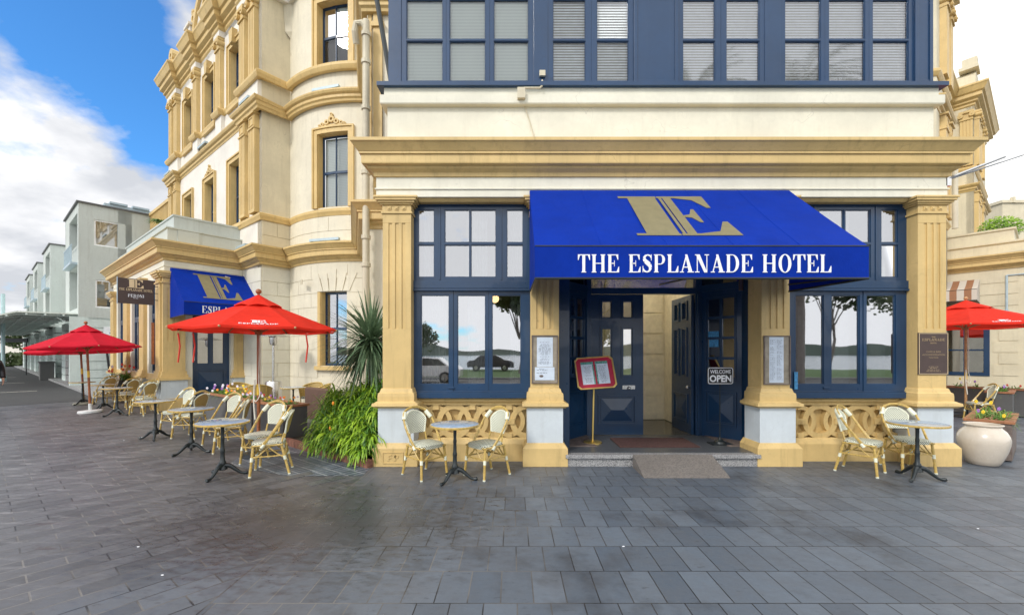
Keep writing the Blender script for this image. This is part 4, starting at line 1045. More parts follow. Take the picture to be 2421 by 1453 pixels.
# ================================================================== AWNINGS
def awning(name, O, D, Nn, w, pr, zt, zf, zb, label, mat='awning_blue', zs=None, dx=0):
    """wall awning: sloping top, vertical valance, closed cheeks; local a along wall, b out, z"""
    mp = LM(O, D, Nn); zs = zs or zb
    r = empty(name, (O[0], O[1], 0), label, 'awning')
    t = .02
    m = MB(); n = 10
    A = [(-.0, 0, zt)]
    def top(a, q): return mp(a, pr*q, zt+(zf-zt)*q-.035*sin(pi*q)*(.4+.6*sin(pi*a/w)))
    vs = []; 
    for i in range(n+1):
        for j in range(n+1): vs.append(top(w*i/n, j/n))
    m.add(vs, [(i*(n+1)+j, (i+1)*(n+1)+j, (i+1)*(n+1)+j+1, i*(n+1)+j+1) for i in range(n) for j in range(n)])
    m.build('canopy', mat, r, smooth=True)
    for f_ in (.2,.4,.6,.8):
        m = MB(); m.tube([tuple(Vector(top(w*f_, j/10))+Vector((0,0,.001))) for j in range(11)], .0035, 5); m.build('seam', mat, r)
    m = MB(); m.box(-.004, w+.004, pr-.004, pr+.004, zb, zf-.003, mp); m.build('valance', mat, r)
    for a, s in ((-.002, -1), (w+.002, 1)):
        m = MB(); P = [(0, zs), (0, zt-.01)]+[(pr*q, zt+(zf-zt)*q-.014*sin(pi*q)) for q in (.25,.5,.75,1)]+[(pr, zb)]
        m.add([mp(a-.003, b, z) for b, z in P]+[mp(a+.003, b, z) for b, z in P], [tuple(range(7)), tuple(range(13,6,-1))]+[(i,(i+1)%7,7+(i+1)%7,7+i) for i in range(7)])
        m.build('cheek', mat, r)
    m = MB()
    for z in (zb-.008,): m.tube([mp(0,0,zs),mp(0,pr,z),mp(w,pr,z),mp(w,0,zs)], .014)
    m.tube([mp(.0,pr,zf),mp(w,pr,zf)], .010)
    for a in (.02, w/2, w-.02): m.tube([mp(a,0,zt-.06),mp(a,pr-.02,zf-.05),mp(a,pr-.02,zb)], .014); m.tube([mp(a,.02,zs+.1),mp(a,pr-.03,zb+.03)], .012)
    m.build('awning_frame', 'black_metal', r)
    # plane of the slope for lettering: a along, q down-slope
    import mathutils
    def slope(a, bo, s):                                              # s = 0 at the front fold, 1 at the wall
        q = 1-s; p = Vector(top(a, q)); d = Vector(mp(0,1,0))-Vector(mp(0,0,0)); nn = (d*(zt-zf)+Vector((0,0,1))*pr).normalized()
        return tuple(p+nn*(bo+.004))
    return r, mp, slope
r, mp, sl = awning('entrance_awning', (.27, 6.56), (1,0), (0,-1), 3.90, 1.46, 4.14, 2.945, 2.575, 'large royal blue awning over the main entrance with a gold E and white lettering', zs=2.62)
logo(sl, 1.27, 2.57, .17, .87).build('gold_letter', 'gold_print', r)
LM1 = lambda a, b, z: mp(a, 1.468+b, z)
serif('THE ESPLANADE HOTEL', LM1, .50, 3.46, 2.635, 2.845).build('lettering', 'white_print', r)
o = PR(.12, .12, 0)
r, mp, sl = awning('side_awning', (o[0], o[1]), dR, nR, 2.02, 1.36, 4.22, 3.12, 2.76, 'smaller royal blue awning over the side porch door, partly behind the red parasol', zs=2.72)
logo(sl, .52, 1.55, .16, .90).build('gold_letter', 'gold_print', r)
LM2 = lambda a, b, z: mp(a, 1.368+b, z)
serif('ESPLANADE', LM2, .42, 1.70, 2.83, 3.03).build('lettering', 'white_print', r)
o = RPm(.80, .03, 0)
r, mp, sl = awning('striped_awning', (o[0], o[1]), (.632,-.775), (-.775,-.632), 1.15, .9, 4.15, 3.75, 3.4, 'brown and cream striped awning on the right hand wing above its window', 'stripe_fabric', zs=3.35)
for k in (mp,):
    m = MB()
    for i in range(3): m.ring(.3+.25*i, 3.12, .09, .06, .5, .52, mp, 10)
    m.build('scroll_bracket', 'black_metal', r)

# ================================================================== SIGNS AND NOTICES
# hanging sign
p0 = PL(-.24, .20, 0)
SG = LM(p0, (-.632,-.775), (.775,-.632))
SGn = LM((p0[0]-.632*.80, p0[1]-.775*.80), (.632,.775), (.775,-.632))
r = empty('hanging_sign', (p0[0], p0[1], 3.1), 'dark hanging board with gold lettering and E sticking out from the porch corner', 'sign')
m = MB(); m.box(0, .80, -.03, .03, 3.10, 3.82, SGn); m.build('board', 'dark_bronze', r, bevel=.004)
m = MB(); m.box(-.012, 0, -.035, .035, 3.08, 3.84, SGn); m.build('board_edge', 'light_metal', r)
m = MB()
for z in (3.25, 3.45, 3.65): m.tube([SGn(.80,0,z), SGn(1.10,0,z)], .010)
m.tube([SGn(1.05,0,3.15), SGn(1.05,0,3.75)], .012); m.build('bracket', 'black_metal', r)
logo(SGn, .21, .57, 3.56, 3.80, .030, .036).build('gold_letter', 'gold_letter', r)
serif('THE ESPLANADE HOTEL', SGn, .03, .77, 3.465, 3.535, .03, .034).build('lettering', 'gold_letter', r)
serif('PERONI', SGn, .22, .58, 3.29, 3.375, .03, .034).build('lettering', 'white_print', r)
serif('ITALY', LM(SGn(0,0,0)[:2], (.632,.775), (.775,-.632)), .34, .46, 3.25, 3.28, .03, .034).build('lettering', 'white_print', r)
# notice cases on the entrance pilasters
def notice(u0, u1, v0, v1, label, kind):
    Y = 6.60; x0, x1 = X(u0,Y-.03), X(u1,Y-.03); z0, z1 = H+(VC-v1)*(Y-.03)/F, H+(VC-v0)*(Y-.03)/F
    r = empty('notice_case', ((x0+x1)/2, Y, z0), label, 'notice board')
    m = MB(); m.box(x0, x1, -Y+.002, -Y+.012, z0, z1, PW); m.build('backing', 'board_back', r)
    m = MB(); m.frame(x0, x1, z0, z1, .014, -Y+.012, -Y+.03, PW); m.build('case_frame', 'wood_grey', r)
    return r, x0, x1, z0, z1, -Y+.012
r, x0, x1, z0, z1, b = notice(1257, 1319, 792, 906, 'glazed menu case on the pilaster left of the entrance, two sheets one above the other', 0)
m = MB(); m.box(x0+.08,x1-.075,b,b+.002,z0+.25,z1-.03,PW); m.build('menu_sheet', 'paper', r)
k = lines(PW, x0+.10, x1-.10, z0+.29, z1-.10, 22, b+.003, 3, True); k.build('print', 'ink', r)
m = MB(); m.box(x0+.05,x1-.05,b,b+.003,z0+.05,z0+.245,PW); m.build('menu_sheet', 'paper', r)
k = lines(PW, x0+.07, x1-.15, z0+.15, z0+.23, 4, b+.004, 4, True); k.build('print', 'ink', r)
m = MB(); m.sphere(((x0+x1)/2-.05, 6.60-.016, z0+.11), .02, 8, 6, (1.6,.15,1)); m.build('print', 'wood_grey', r)
r, x0, x1, z0, z1, b = notice(1807, 1870, 793, 909, 'glazed menu case on the pilaster right of the entrance, one tall printed sheet', 1)
m = MB(); m.box(x0+.085,x1-.10,b,b+.002,z0+.03,z1-.02,PW); m.build('menu_sheet', 'paper', r)
for j in range(2):
    a0 = x0+.10+.10*j; k = lines(PW, a0, a0+.085, z0+.07, z1-.06, 40, b+.003, 5+j); k.build('print', 'ink', r)
# bronze plaque on the right corner pilaster
Y = 6.60; x0, x1 = X(2173,Y-.03), X(2244,Y-.03); z0, z1 = H+(VC-885)*(Y-.03)/F, H+(VC-786)*(Y-.03)/F
r = empty('wall_plaque', ((x0+x1)/2, Y, z0), 'dark bronze plaque with raised gold lettering on the right corner pilaster', 'plaque')
m = MB(); m.box(x0,x1,-Y+.002,-Y+.02,z0,z1,PW); m.build('plate', 'dark_bronze', r, bevel=.003)
m = MB(); m.frame(x0+.008,x1-.008,z0+.008,z1-.008,.006,-Y+.02,-Y+.023,PW); m.build('border', 'gold_letter', r)
c = (x0+x1)/2; bb = -Y+.02
serif('THE', PW, c-.03, c+.03, z1-.075, z1-.055, bb, bb+.003).build('lettering', 'plaque_gold', r)
serif('ESPLANADE', PW, c-.17, c+.17, z1-.125, z1-.085, bb, bb+.003).build('lettering', 'plaque_gold', r)
serif('HOTEL', PW, c-.05, c+.05, z1-.165, z1-.145, bb, bb+.003).build('lettering', 'plaque_gold', r)
sans('CAFE & BAR', PW, c-.11, c+.11, z1-.30, z1-.275, bb+.003).build('lettering', 'plaque_gold', r)
sans('ACCOMMODATION', PW, c-.17, c+.17, z1-.345, z1-.32, bb+.003).build('lettering', 'plaque_gold', r)
sans('FUNCTIONS', PW, c-.07, c+.07, z1-.385, z1-.365, bb+.003).build('lettering', 'plaque_gold', r)
lines(PW, c-.11, c+.11, z0+.04, z0+.13, 4, bb, 9, True).build('lettering', 'plaque_gold', r)
# tall notice on the side porch
m = MB(); mm = LM(PL(-.56,.12,0)[:2], (.775,-.632), nL); m.box(0,.03,0,.07,1.35,2.6,mm)
tag(m.build('side_notice', 'wood_pole', None, orig=(*PL(-.5,.2,0)[:2],1.35)), 'narrow red framed notice on the side porch corner pilaster below the hanging board', 'notice board')
# menu stand
bx, by = gd(1401, 1046, .188)
r = empty('menu_stand', (bx, by, .188), 'brass menu stand with a red framed menu holder in front of the closed door leaf', 'menu stand')
m = MB(); m.lathe([(0,.035),(.03,.035),(.05,.03),(.14,.025),(.155,.015),(.155,0),(0,0)], (bx,by,.19), 28); m.build('base', 'brass', r, smooth=True)
m = MB(); m.tube([(bx,by,.21),(bx+.02,by,1.1)], .016, 12); m.build('pole', 'brass', r, smooth=True)
cm = Matrix.Translation((bx+.035, by-.05, 1.365)) @ Matrix.Rotation(R(-4), 4, 'Y') @ Matrix.Rotation(R(-24), 4, 'X')
MP = lambda a, b, z: tuple(cm @ Vector((a, -b, z)))
hw, hh = .325, .285; ch = .05
oct_ = [(-hw+ch,-hh),(hw-ch,-hh),(hw,-hh+ch),(hw,hh-ch),(hw-ch,hh),(-hw+ch,hh),(-hw,hh-ch),(-hw,-hh+ch)]
m = MB(); m.prism(oct_, MP, -.01, .0); m.build('card', 'crimson_card', r)
m = MB()
for i in range(8):
    p, q = Vector(oct_[i]), Vector(oct_[(i+1) % 8]); s1 = .925
    m.prism([tuple(p), tuple(q), tuple(q*s1), tuple(p*s1)], MP, -.012, .018)
m.build('rim', 'brass', r, bevel=.003)
for s in (-1, 1):
    a0, a1 = (s*.12-.105, s*.12+.105)
    m = MB(); m.box(a0,a1,.001,.003,-.20,.20,MP); m.build('menu_sheet', 'paper', r)
    m = MB(); m.box(a0,a1,.003,.0042,.155,.20,MP); m.box(a1-.022 if s < 0 else a0, a1 if s < 0 else a0+.022, .003,.0045,-.20,.15,MP); m.build('photo_strip', 'photo_green', r)
    k = lines(MP, a0+.03, a1-.03, -.18, .13, 22, .0035, 7+s, True); k.build('print', 'ink', r)
# welcome / open sign
bx, by = gd(1702, 1049, .188)
r = empty('open_sign', (bx, by, .188), 'small black WELCOME OPEN sign on a thin stand by the right hand sidelight', 'sign')
m = MB(); m.box(bx-.17,bx+.17,-by-.11,-by+.11,.19,.205,PW); m.lathe([(.10,0),(.09,.03),(.04,.06),(.015,.10),(0,.10)], (bx,by,.205), 16); m.build('base', 'black_metal', r)
m = MB(); m.tube([(bx,by,.28),(bx,by,1.18)], .009, 8); m.sphere((bx,by,1.17), .02, 8, 6); m.build('pole', 'black_metal', r)
def rrect(x0,x1,z0,z1,rd):
    P = []
    for cx,cz,t in ((x1-rd,z1-rd,0),(x0+rd,z1-rd,90),(x0+rd,z0+rd,180),(x1-rd,z0+rd,270)):
        for k in range(4): a = R(t+30*k); P.append((cx+rd*cos(a), cz+rd*sin(a)))
    return P
sx0, sx1, sz0, sz1 = bx-.215, bx+.215, 1.175, 1.46
m = MB(); m.prism(rrect(sx0,sx1,sz0,sz1,.035), PW, -by, -by+.02); m.build('plate', 'black_paint', r)
m = MB(); A = rrect(sx0+.008,sx1-.008,sz0+.008,sz1-.008,.032); B = rrect(sx0+.018,sx1-.018,sz0+.018,sz1-.018,.026)
for i in range(16): m.prism([A[i],A[(i+1)%16],B[(i+1)%16],B[i]], PW, -by+.02, -by+.022)
m.build('border', 'white_print', r)
sans('WELCOME', PW, sx0+.045, sx1-.045, sz1-.105, sz1-.045, -by+.022, .012).build('lettering', 'white_print', r)
sans('OPEN', PW, sx0+.035, sx1-.035, sz0+.04, sz0+.155, -by+.0225, .035).build('lettering', 'white_print', r)
# stickers on the sidelight and window
m = MB(); m.box(lnr*.22,lnr*.47,.006,.008,1.98,2.08,mpr); m.box(lnr*.24,lnr*.46,.006,.008,1.80,1.93,mpr); tag(m.build('leaflet', 'sticker_blue', None, orig=(3.5,7.8,1.8)), 'blue and white leaflets taped inside the right hand sidelight', 'leaflet')
m = MB(); m.box(X(1880,6.75),X(1888,6.75),-6.77,-6.768,1.13,1.40,PW); tag(m.build('sticker', 'sticker_blue', None, orig=(4.4,6.77,1.1)), 'small blue payment stickers at the lower left of the right window', 'sticker')
# door mat and ramp
m = MB(); m.add([(1.72,6.94,.192),(3.0,6.94,.192),(3.0,7.66,.192),(1.72,7.66,.192),(1.72,6.94,.205),(3.0,6.94,.205),(3.0,7.66,.205),(1.72,7.66,.205)],[(0,1,5,4),(1,2,6,5),(2,3,7,6),(3,0,4,7),(4,5,6,7)])
tag(m.build('door_mat', 'mat_red', None, orig=(2.36,7.3,.19)), 'dark red mat on the top step before the open door', 'mat')
m = MB(); m.add([(1.79,5.90,.004),(2.96,5.90,.004),(2.96,6.455,.19),(1.79,6.455,.19),(1.79,5.90,.001),(2.96,5.90,.001),(2.96,6.455,.001),(1.79,6.455,.001)],[(0,1,2,3),(4,5,1,0),(5,6,2,1),(6,7,3,2),(7,4,0,3),(7,6,5,4)])
tag(m.build('wheelchair_ramp', 'ramp_board', None, orig=(2.37,6.2,0)), 'short grey wooden ramp leaning on the granite entrance step', 'ramp')
# spotlights under the awning
for i, (u, lab) in enumerate(((1340,'small brown spotlight under the awning above the left sidelight'),(1752,'small brown spotlight under the awning above the right sidelight'))):
    p = at(u, 672, 7.05); m = MB(); m.tube([(p.x,p.y,p.z+.08),(p.x,p.y,p.z-.10)], .035, 12); m.tube([(p.x,p.y,p.z+.06),(p.x-.04*(1 if i == 0 else -1),p.y+.02,p.z+.14)], .012)
    tag(m.build('spotlight', 'dark_bronze', None, orig=p), lab, 'light')
# strip floodlights sitting on the cornices
def strip(mp, a0, a1, z, lab, b=.28):
    r = empty('floodlight', mp((a0+a1)/2, b, z), lab, 'light')
    m = MB(); m.box(a0, a1, b-.06, b+.06, z+.05, z+.13, mp); m.build('housing', 'light_metal', r, bevel=.006)
    m = MB()
    for a in (a0+.08, a1-.08): m.box(a-.02, a+.02, b-.03, b+.03, z-.03, z+.05, mp)
    m.build('bracket', 'lead', r)
strip(BOW, 1.55, 2.45, 9.56, 'grey strip light on the cornice between the second and third bow windows', .12)
strip(BOW, 1.55, 2.5, 4.98, 'grey strip light on the lower cornice just above the ground floor bow', .22)
strip(LF, -1.0, -.25, 9.56, 'grey strip light on the storey cornice beside the building corner', .25)
strip(LF, -5.6, -4.7, 9.55, 'grey strip light on the storey cornice below the middle top floor window', .14)
strip(LF, -9.9, -9.1, 9.56, 'grey strip light on the storey cornice at the far end of the street wall', .25)
strip(LF, -1.25, -.5, 5.0, 'grey strip light on the lower cornice where the side porch meets the corner', .25)
# guy rod at the right corner
m = MB(); m.tube([(6.55,6.62,4.30),(9.6,6.3,5.28)], .012, 8); m.tube([(6.6,6.6,4.33),(7.35,6.5,4.62)], .02, 8); m.box(6.56,6.64,-6.66,-6.58,4.22,4.36,PW)
tag(m.build('stay_rod', 'steel', None, orig=(6.6,6.6,4.3)), 'thin steel stay rod running up and right from the right corner cornice', 'rod')

# ================================================================== FURNITURE
def arc3(pts, n=6):
    """smooth Catmull-Rom through points"""
    P = [Vector(p) for p in pts]; P = [P[0]*2-P[1]]+P+[P[-1]*2-P[-2]]; out = []
    for i in range(1, len(P)-2):
        for k in range(n):
            t = k/n; a, b, c, d = P[i-1], P[i], P[i+1], P[i+2]
            out.append(.5*((2*b)+(c-a)*t+(2*a-5*b+4*c-d)*t*t+(3*b-a-3*c+d)*t**3))
    out.append(P[-2]); return out
def make_chair():
    r = empty('bistro_chair', (0,0,0), '', 'chair', 'rattan bistro chairs')
    P = lambda pts: [tuple(p) for p in pts]
    # seat
    out = []
    for i in range(24):
        t = 2*pi*i/24; cx, sy = cos(t), sin(t)
        k = (abs(cx)**4+abs(sy)**4)**-.25
        w = .205-.02*(sy*k+1)/2
        out.append((cx*k*w, sy*k*.205-.01))
    m = MB(); n = len(out)
    m.add([(x*.93,y*.93,.462) for x,y in out]+[(x,y,.452) for x,y in out]+[(0,0,.464)], [(i,(i+1)%n,n+(i+1)%n,n+i) for i in range(n)]+[(2*n,(i+1)%n,i) for i in range(n)]); m.build('seat', 'weave_seat', r, smooth=True)
    m = MB(); m.add([(x,y,.452) for x,y in out]+[(x,y,.405) for x,y in out]+[(x*.9,y*.9,.405) for x,y in out], [(i,(i+1)%n,n+(i+1)%n,n+i) for i in range(n)]+[(n+i,n+(i+1)%n,2*n+(i+1)%n,2*n+i) for i in range(n)]+[tuple(range(2*n,3*n))]); m.build('seat_band', 'weave_back', r, smooth=True)
    # back: woven panel filling an arch, leaning back
    lean = lambda z: .175+(z-.45)*.26
    arch = []
    for i in range(13):
        t = pi*i/12; arch.append((.165*cos(t)*(1.0), .735+.135*sin(t)))
    poly = [(.125,.565)]+arch+[(-.125,.565)]
    def cup(x, z): return lean(z)+.035*(1-(x/.17)**2)-.02
    for nm, mt, o in (('backrest','weave_back',0), ('backrest_rear','weave_tan',.014)):
        m = MB(); vs = []; rows = 10; cols = 8
        for j in range(rows+1):
            z = .565+(.868-.565)*j/rows
            hw_ = .125+.04*min(1,(z-.565)/.17) if z < .735 else .165*math.sqrt(max(.0,1-((z-.735)/.136)**2))
            hw_ = max(hw_, .02)
            for i in range(cols+1): x = -hw_+2*hw_*i/cols; vs.append((x, cup(x,z)+o, z))
        m.add(vs, [(j*(cols+1)+i, j*(cols+1)+i+1, (j+1)*(cols+1)+i+1, (j+1)*(cols+1)+i) for j in range(rows) for i in range(cols)]); m.build(nm, mt, r, smooth=True)
    m = MB(); m.tube([(x, cup(x,z)+.006, z) for x, z in arc2(poly)], .012, 6); 
    m.build('back_trim', 'binding', r, smooth=True)
    # cane frame: outer hoop from the seat sides up and over, doubled
    m = MB()
    for o in (0, .022):
        pts = arc3([(-.215,-.06-o,.41),(-.232,.05-o*.6,.56),(-.236,.155,.72+o*.5),(-.195,.235,.85+o*.5),(-.09,.268,.905+o*.6),(0,.275,.918+o*.6),(.09,.268,.905+o*.6),(.195,.235,.85+o*.5),(.236,.155,.72+o*.5),(.232,.05-o*.6,.56),(.215,-.06-o,.41)], 5)
        m.tube(pts, .0125, 7)
    for s in (-1,1): m.tube([(s*.135,.165,.44),(s*.13,.195,.57)], .012, 6)
    m.tube([(-.20,-.19,.418),(.20,-.19,.418)], .012, 6); m.tube([(-.18,.18,.418),(.18,.18,.418)], .012, 6)
    for s in (-1,1): m.tube([(s*.205,-.19,.42),(s*.19,.18,.42)], .012, 6)
    m.build('frame', 'bamboo', r, smooth=True)
    legs = [((-.185,-.175,.42),(-.21,-.215,0)), ((.185,-.175,.42),(.21,-.215,0)), ((-.175,.165,.42),(-.195,.27,0)), ((.175,.165,.42),(.195,.27,0))]
    for a, b in legs:
        m = MB(); A, B = Vector(a), Vector(b); pts = []; rs = []
        for i in range(13):
            pts.append(A.lerp(B, i/12)); rs.append(.0165 if i % 3 else .0185)
        m.tube(pts, rs, 8); lg = m.build('leg', 'bamboo', r, smooth=True)
        d = (B-A).normalized(); p = A.lerp(B, .45); k = MB(); k.tube([p-d*.035, p+d*.02], .021, 8); k.build('binding', 'binding', lg, smooth=True)
        k = MB(); k.tube([B-d*.018, B], .019, 8); k.build('foot_cap', 'binding', lg, smooth=True)
    m = MB(); jt = []
    for a, b in legs: jt.append(Vector(a).lerp(Vector(b), .45))
    for i, j in ((0,1),(0,2),(1,3),(2,3)):
        A, B = jt[i], jt[j]; mid = (A+B)/2
        m.tube(arc3([tuple(A), tuple(A.lerp(mid,.55)+Vector((0,0,.08))), (mid.x,mid.y,.40)], 4), .009, 6); m.tube(arc3([tuple(B), tuple(B.lerp(mid,.55)+Vector((0,0,.08))), (mid.x,mid.y,.40)], 4), .009, 6)
        m.tube([A+Vector((0,0,.04)), mid+Vector((0,0,.035)), B+Vector((0,0,.04))], .010, 6)
    m.build('brace', 'bamboo', r, smooth=True)
    for s in (-1,1):
        m = MB(); m.tube([(s*.222,.19,.77),(s*.175,.25,.86)], .03, 8); m.build('binding', 'binding', r, smooth=True)
        m = MB(); m.tube([(s*.218,-.075,.395),(s*.216,-.04,.44)], .024, 8); m.build('binding', 'binding', r, smooth=True)
    return r
def arc2(poly, n=3):
    return [(p.x, p.y) for p in arc3([(a, b, 0) for a, b in poly], n)]
def make_table():
    r = empty('bistro_table', (0,0,0), '', 'table', 'round bistro tables')
    m = MB(); m.lathe([(0,.752),(.31,.752),(.318,.750)], (0,0,0), 48); m.build('table_top', 'marble', r, smooth=True)
    m = MB(); m.lathe([(.316,.752),(.328,.748),(.330,.736),(.326,.725),(.29,.72),(0,.72)], (0,0,0), 48); m.build('rim', 'bamboo', r, smooth=True)
    m = MB(); m.lathe([(.10,.72),(.09,.705),(.03,.70),(.022,.66),(.020,.55),(.024,.53),(.024,.51),(.021,.49),(.024,.38),(.030,.36),(.030,.34),(.026,.32),(.030,.22),(.042,.20),(.046,.17),(.040,.155),(.052,.13),(.062,.10),(.03,.085),(0,.085)], (0,0,0), 18); m.build('column', 'black_metal', r, smooth=True)
    for k in range(3):
        t = R(90+120*k+20); c, s = cos(t), sin(t)
        pts = arc3([(.02,0,.155),(.09,0,.135),(.16,0,.075),(.22,0,.03),(.27,0,.022),(.30,0,.028)], 4)
        m = MB(); m.tube([(p.x*c-p.y*s, p.x*s+p.y*c, p.z) for p in pts], [.034,.033,.032,.031,.029,.027,.026,.025,.023,.022,.020,.019,.018,.018,.019,.021,.023,.024,.024,.022,.018][:len(pts)], 8)
        m.sphere((.265*c,.265*s,.018), .018, 8, 6); m.build('foot', 'black_metal', r, smooth=True)
    return r
chair0 = make_chair(); table0 = make_table()
used = {'c': False, 't': False}
def chair(x, y, fx, fy, label):
    o = chair0 if not used['c'] else copy_tree(chair0); used['c'] = True
    return put(o, x, y, math.atan2(fx, -fy), 0, label)
def table(x, y, label, rz=0, sc=1):
    o = table0 if not used['t'] else copy_tree(table0); used['t'] = True
    return put(o, x, y, rz, 0, label)
table(-.76, 5.80, 'round marble topped table with black pedestal under the left front window', R(10))
chair(-1.20, 6.04, .72, -.70, 'cane bistro chair left of the table under the left front window')
chair(-.36, 6.05, -.72, -.70, 'cane bistro chair right of the table under the left front window')
table(5.47, 5.88, 'round marble topped table at the far right beside the glazed pot', R(-15))
chair(4.98, 6.20, .62, -.78, 'cane bistro chair left of the right front table, back turned to the balustrade')
chair(5.76, 6.34, -.15, -1, 'cane bistro chair behind the right front table facing the camera')
def pair(tx, ty, l1, l2, l3, d=1.0, cx=.13, f1=(-.36,-.93), f2=(-.93,-.36)):
    table(tx, ty, l1, rnd.uniform(0, 2))
    chair(tx+cx, ty+.74*d, *f1, l2); chair(tx+.54*d, ty+.20*d, *f2, l3)
pair(-3.98, 5.99, 'nearest table of the left row, in front of the big red parasol', 'cane chair behind the nearest table of the left row, beside the parasol pole', 'nearest cane chair of the left row, seen side on right of the nearest table')
pair(-5.43, 7.38, 'second nearest table of the left row', 'cane chair backing the flower boxes at the second table of the left row', 'side on cane chair right of the second table of the left row', cx=.02)
pair(-7.04, 8.60, 'third table of the left row, in front of the side door', 'cane chair facing the street at the third table of the left row', 'cane chair with tan back showing at the third table of the left row', f2=(-.97,.10), cx=-.14)
pair(-10.65, 11.75, 'fourth table of the left row, in front of the porch corner pedestal', 'pale backed cane chair behind the fourth table of the left row', 'cane chair with tan back showing at the fourth table of the left row', f2=(-.95,.22))
pair(-12.25, 13.05, 'fifth table of the left row, right of the near crimson parasol', 'pale backed cane chair behind the fifth table of the left row', 'cane chair with tan back showing at the fifth table of the left row', f2=(-.95,.22))
pair(-14.0, 14.2, 'farthest table of the left row, between the two crimson parasol poles', 'pale backed cane chair behind the farthest table', 'cane chair with tan back showing at the farthest table', f2=(-.95,.22))
chair(11.70, 10.9, -.9, .35, 'cane bistro chair at the right edge in front of the dark flower box')
table(11.0, 11.6, 'small table mostly hidden behind the right corner pilaster')
# wicker tub chairs on the side terrace
def tub(x, y, rz, label):
    r = empty('wicker_armchair', (0,0,0), label, 'chair', 'wicker tub chairs on the side terrace')
    m = MB(); n = 18; vs = []
    for i in range(n+1):
        t = R(-35)+R(250)*i/n; h = .70+.13*max(0, sin(t))
        vs += [(.27*cos(t), .25*sin(t), .42), (.31*cos(t), .30*sin(t), h)]
    m.add(vs, [(2*i,2*i+2,2*i+3,2*i+1) for i in range(n)]); m.build('backrest', 'weave_tan', r, smooth=True)
    m = MB(); m.tube([vs[2*i+1] for i in range(n+1)], .017, 7)
    for i in (0, 6, 12, n): m.tube([vs[2*i+1], vs[2*i], (vs[2*i][0]*.9, vs[2*i][1]*.9, 0)], .014, 6)
    m.build('frame', 'bamboo', r, smooth=True)
    m = MB(); m.lathe([(0,.45),(.25,.45),(.26,.42),(.24,.40),(0,.40)], (0,0,0), 20); m.build('seat', 'weave_seat', r, smooth=True)
    put(r, x, y, rz)
tub(-7.75, 12.5, R(60), 'wicker tub chair left of the first terrace table, below the side porch pilaster')
tub(-6.95, 12.0, R(200), 'wicker tub chair with its back to the flower boxes, in front of the patio heater')
tub(-5.75, 12.45, R(-10), 'wicker tub chair behind the second terrace table near the bow window')
tub(-5.35, 12.1, R(-60), 'wicker tub chair at the right end of the terrace beside the brown sofa')
table(-7.30, 12.2, 'table on the side terrace behind the flower boxes, left of the patio heater')
table(-6.0, 11.95, 'table on the side terrace behind the flower boxes, beside the brown sofa')
r = empty('outdoor_sofa', (-4.55,10.3,0), 'low brown wicker sofa behind the flower boxes and the strap leaf plants', 'sofa')
sm = LM((-5.05,10.6), (.775,-.632), (-.632,-.775))
m = MB(); m.box(0,1.1,-.15,.0,.1,.86,sm); m.build('backrest', 'sofa_fabric', r, bevel=.03)
m = MB(); m.box(.0,.14,-.8,-.15,.1,.66,sm); m.build('armrest', 'sofa_fabric', r, bevel=.03); m = MB(); m.box(.96,1.1,-.8,-.15,.1,.66,sm); m.build('armrest', 'sofa_fabric', r, bevel=.03)
m = MB(); m.box(.14,.96,-.8,-.15,.1,.45,sm); m.build('seat', 'sofa_fabric', r, bevel=.03)
# patio heater
hx, hy = -6.98, 12.75
r = empty('patio_heater', (hx,hy,0), 'stainless steel patio heater on the side terrace behind the parasol pole', 'heater')
m = MB(); m.lathe([(.24,0),(.24,.06),(.22,.08),(.22,.82),(.20,.86),(.03,.87)], (hx,hy,0), 24); m.build('gas_housing', 'steel', r, smooth=True)
m = MB(); m.tube([(hx,hy,.86),(hx,hy,1.95)], .035, 12); m.build('pole', 'steel', r, smooth=True)
m = MB(); m.lathe([(.03,1.90),(.09,1.93),(.11,2.0),(.11,2.14),(.16,2.18),(.02,2.20)], (hx,hy,0), 20); m.build('burner', 'steel', r, smooth=True)
m = MB(); m.lathe([(.02,2.27),(.2,2.25),(.42,2.18),(.42,2.17),(.2,2.235),(.02,2.255)], (hx,hy,0), 28); m.build('reflector_dish', 'steel', r, smooth=True)

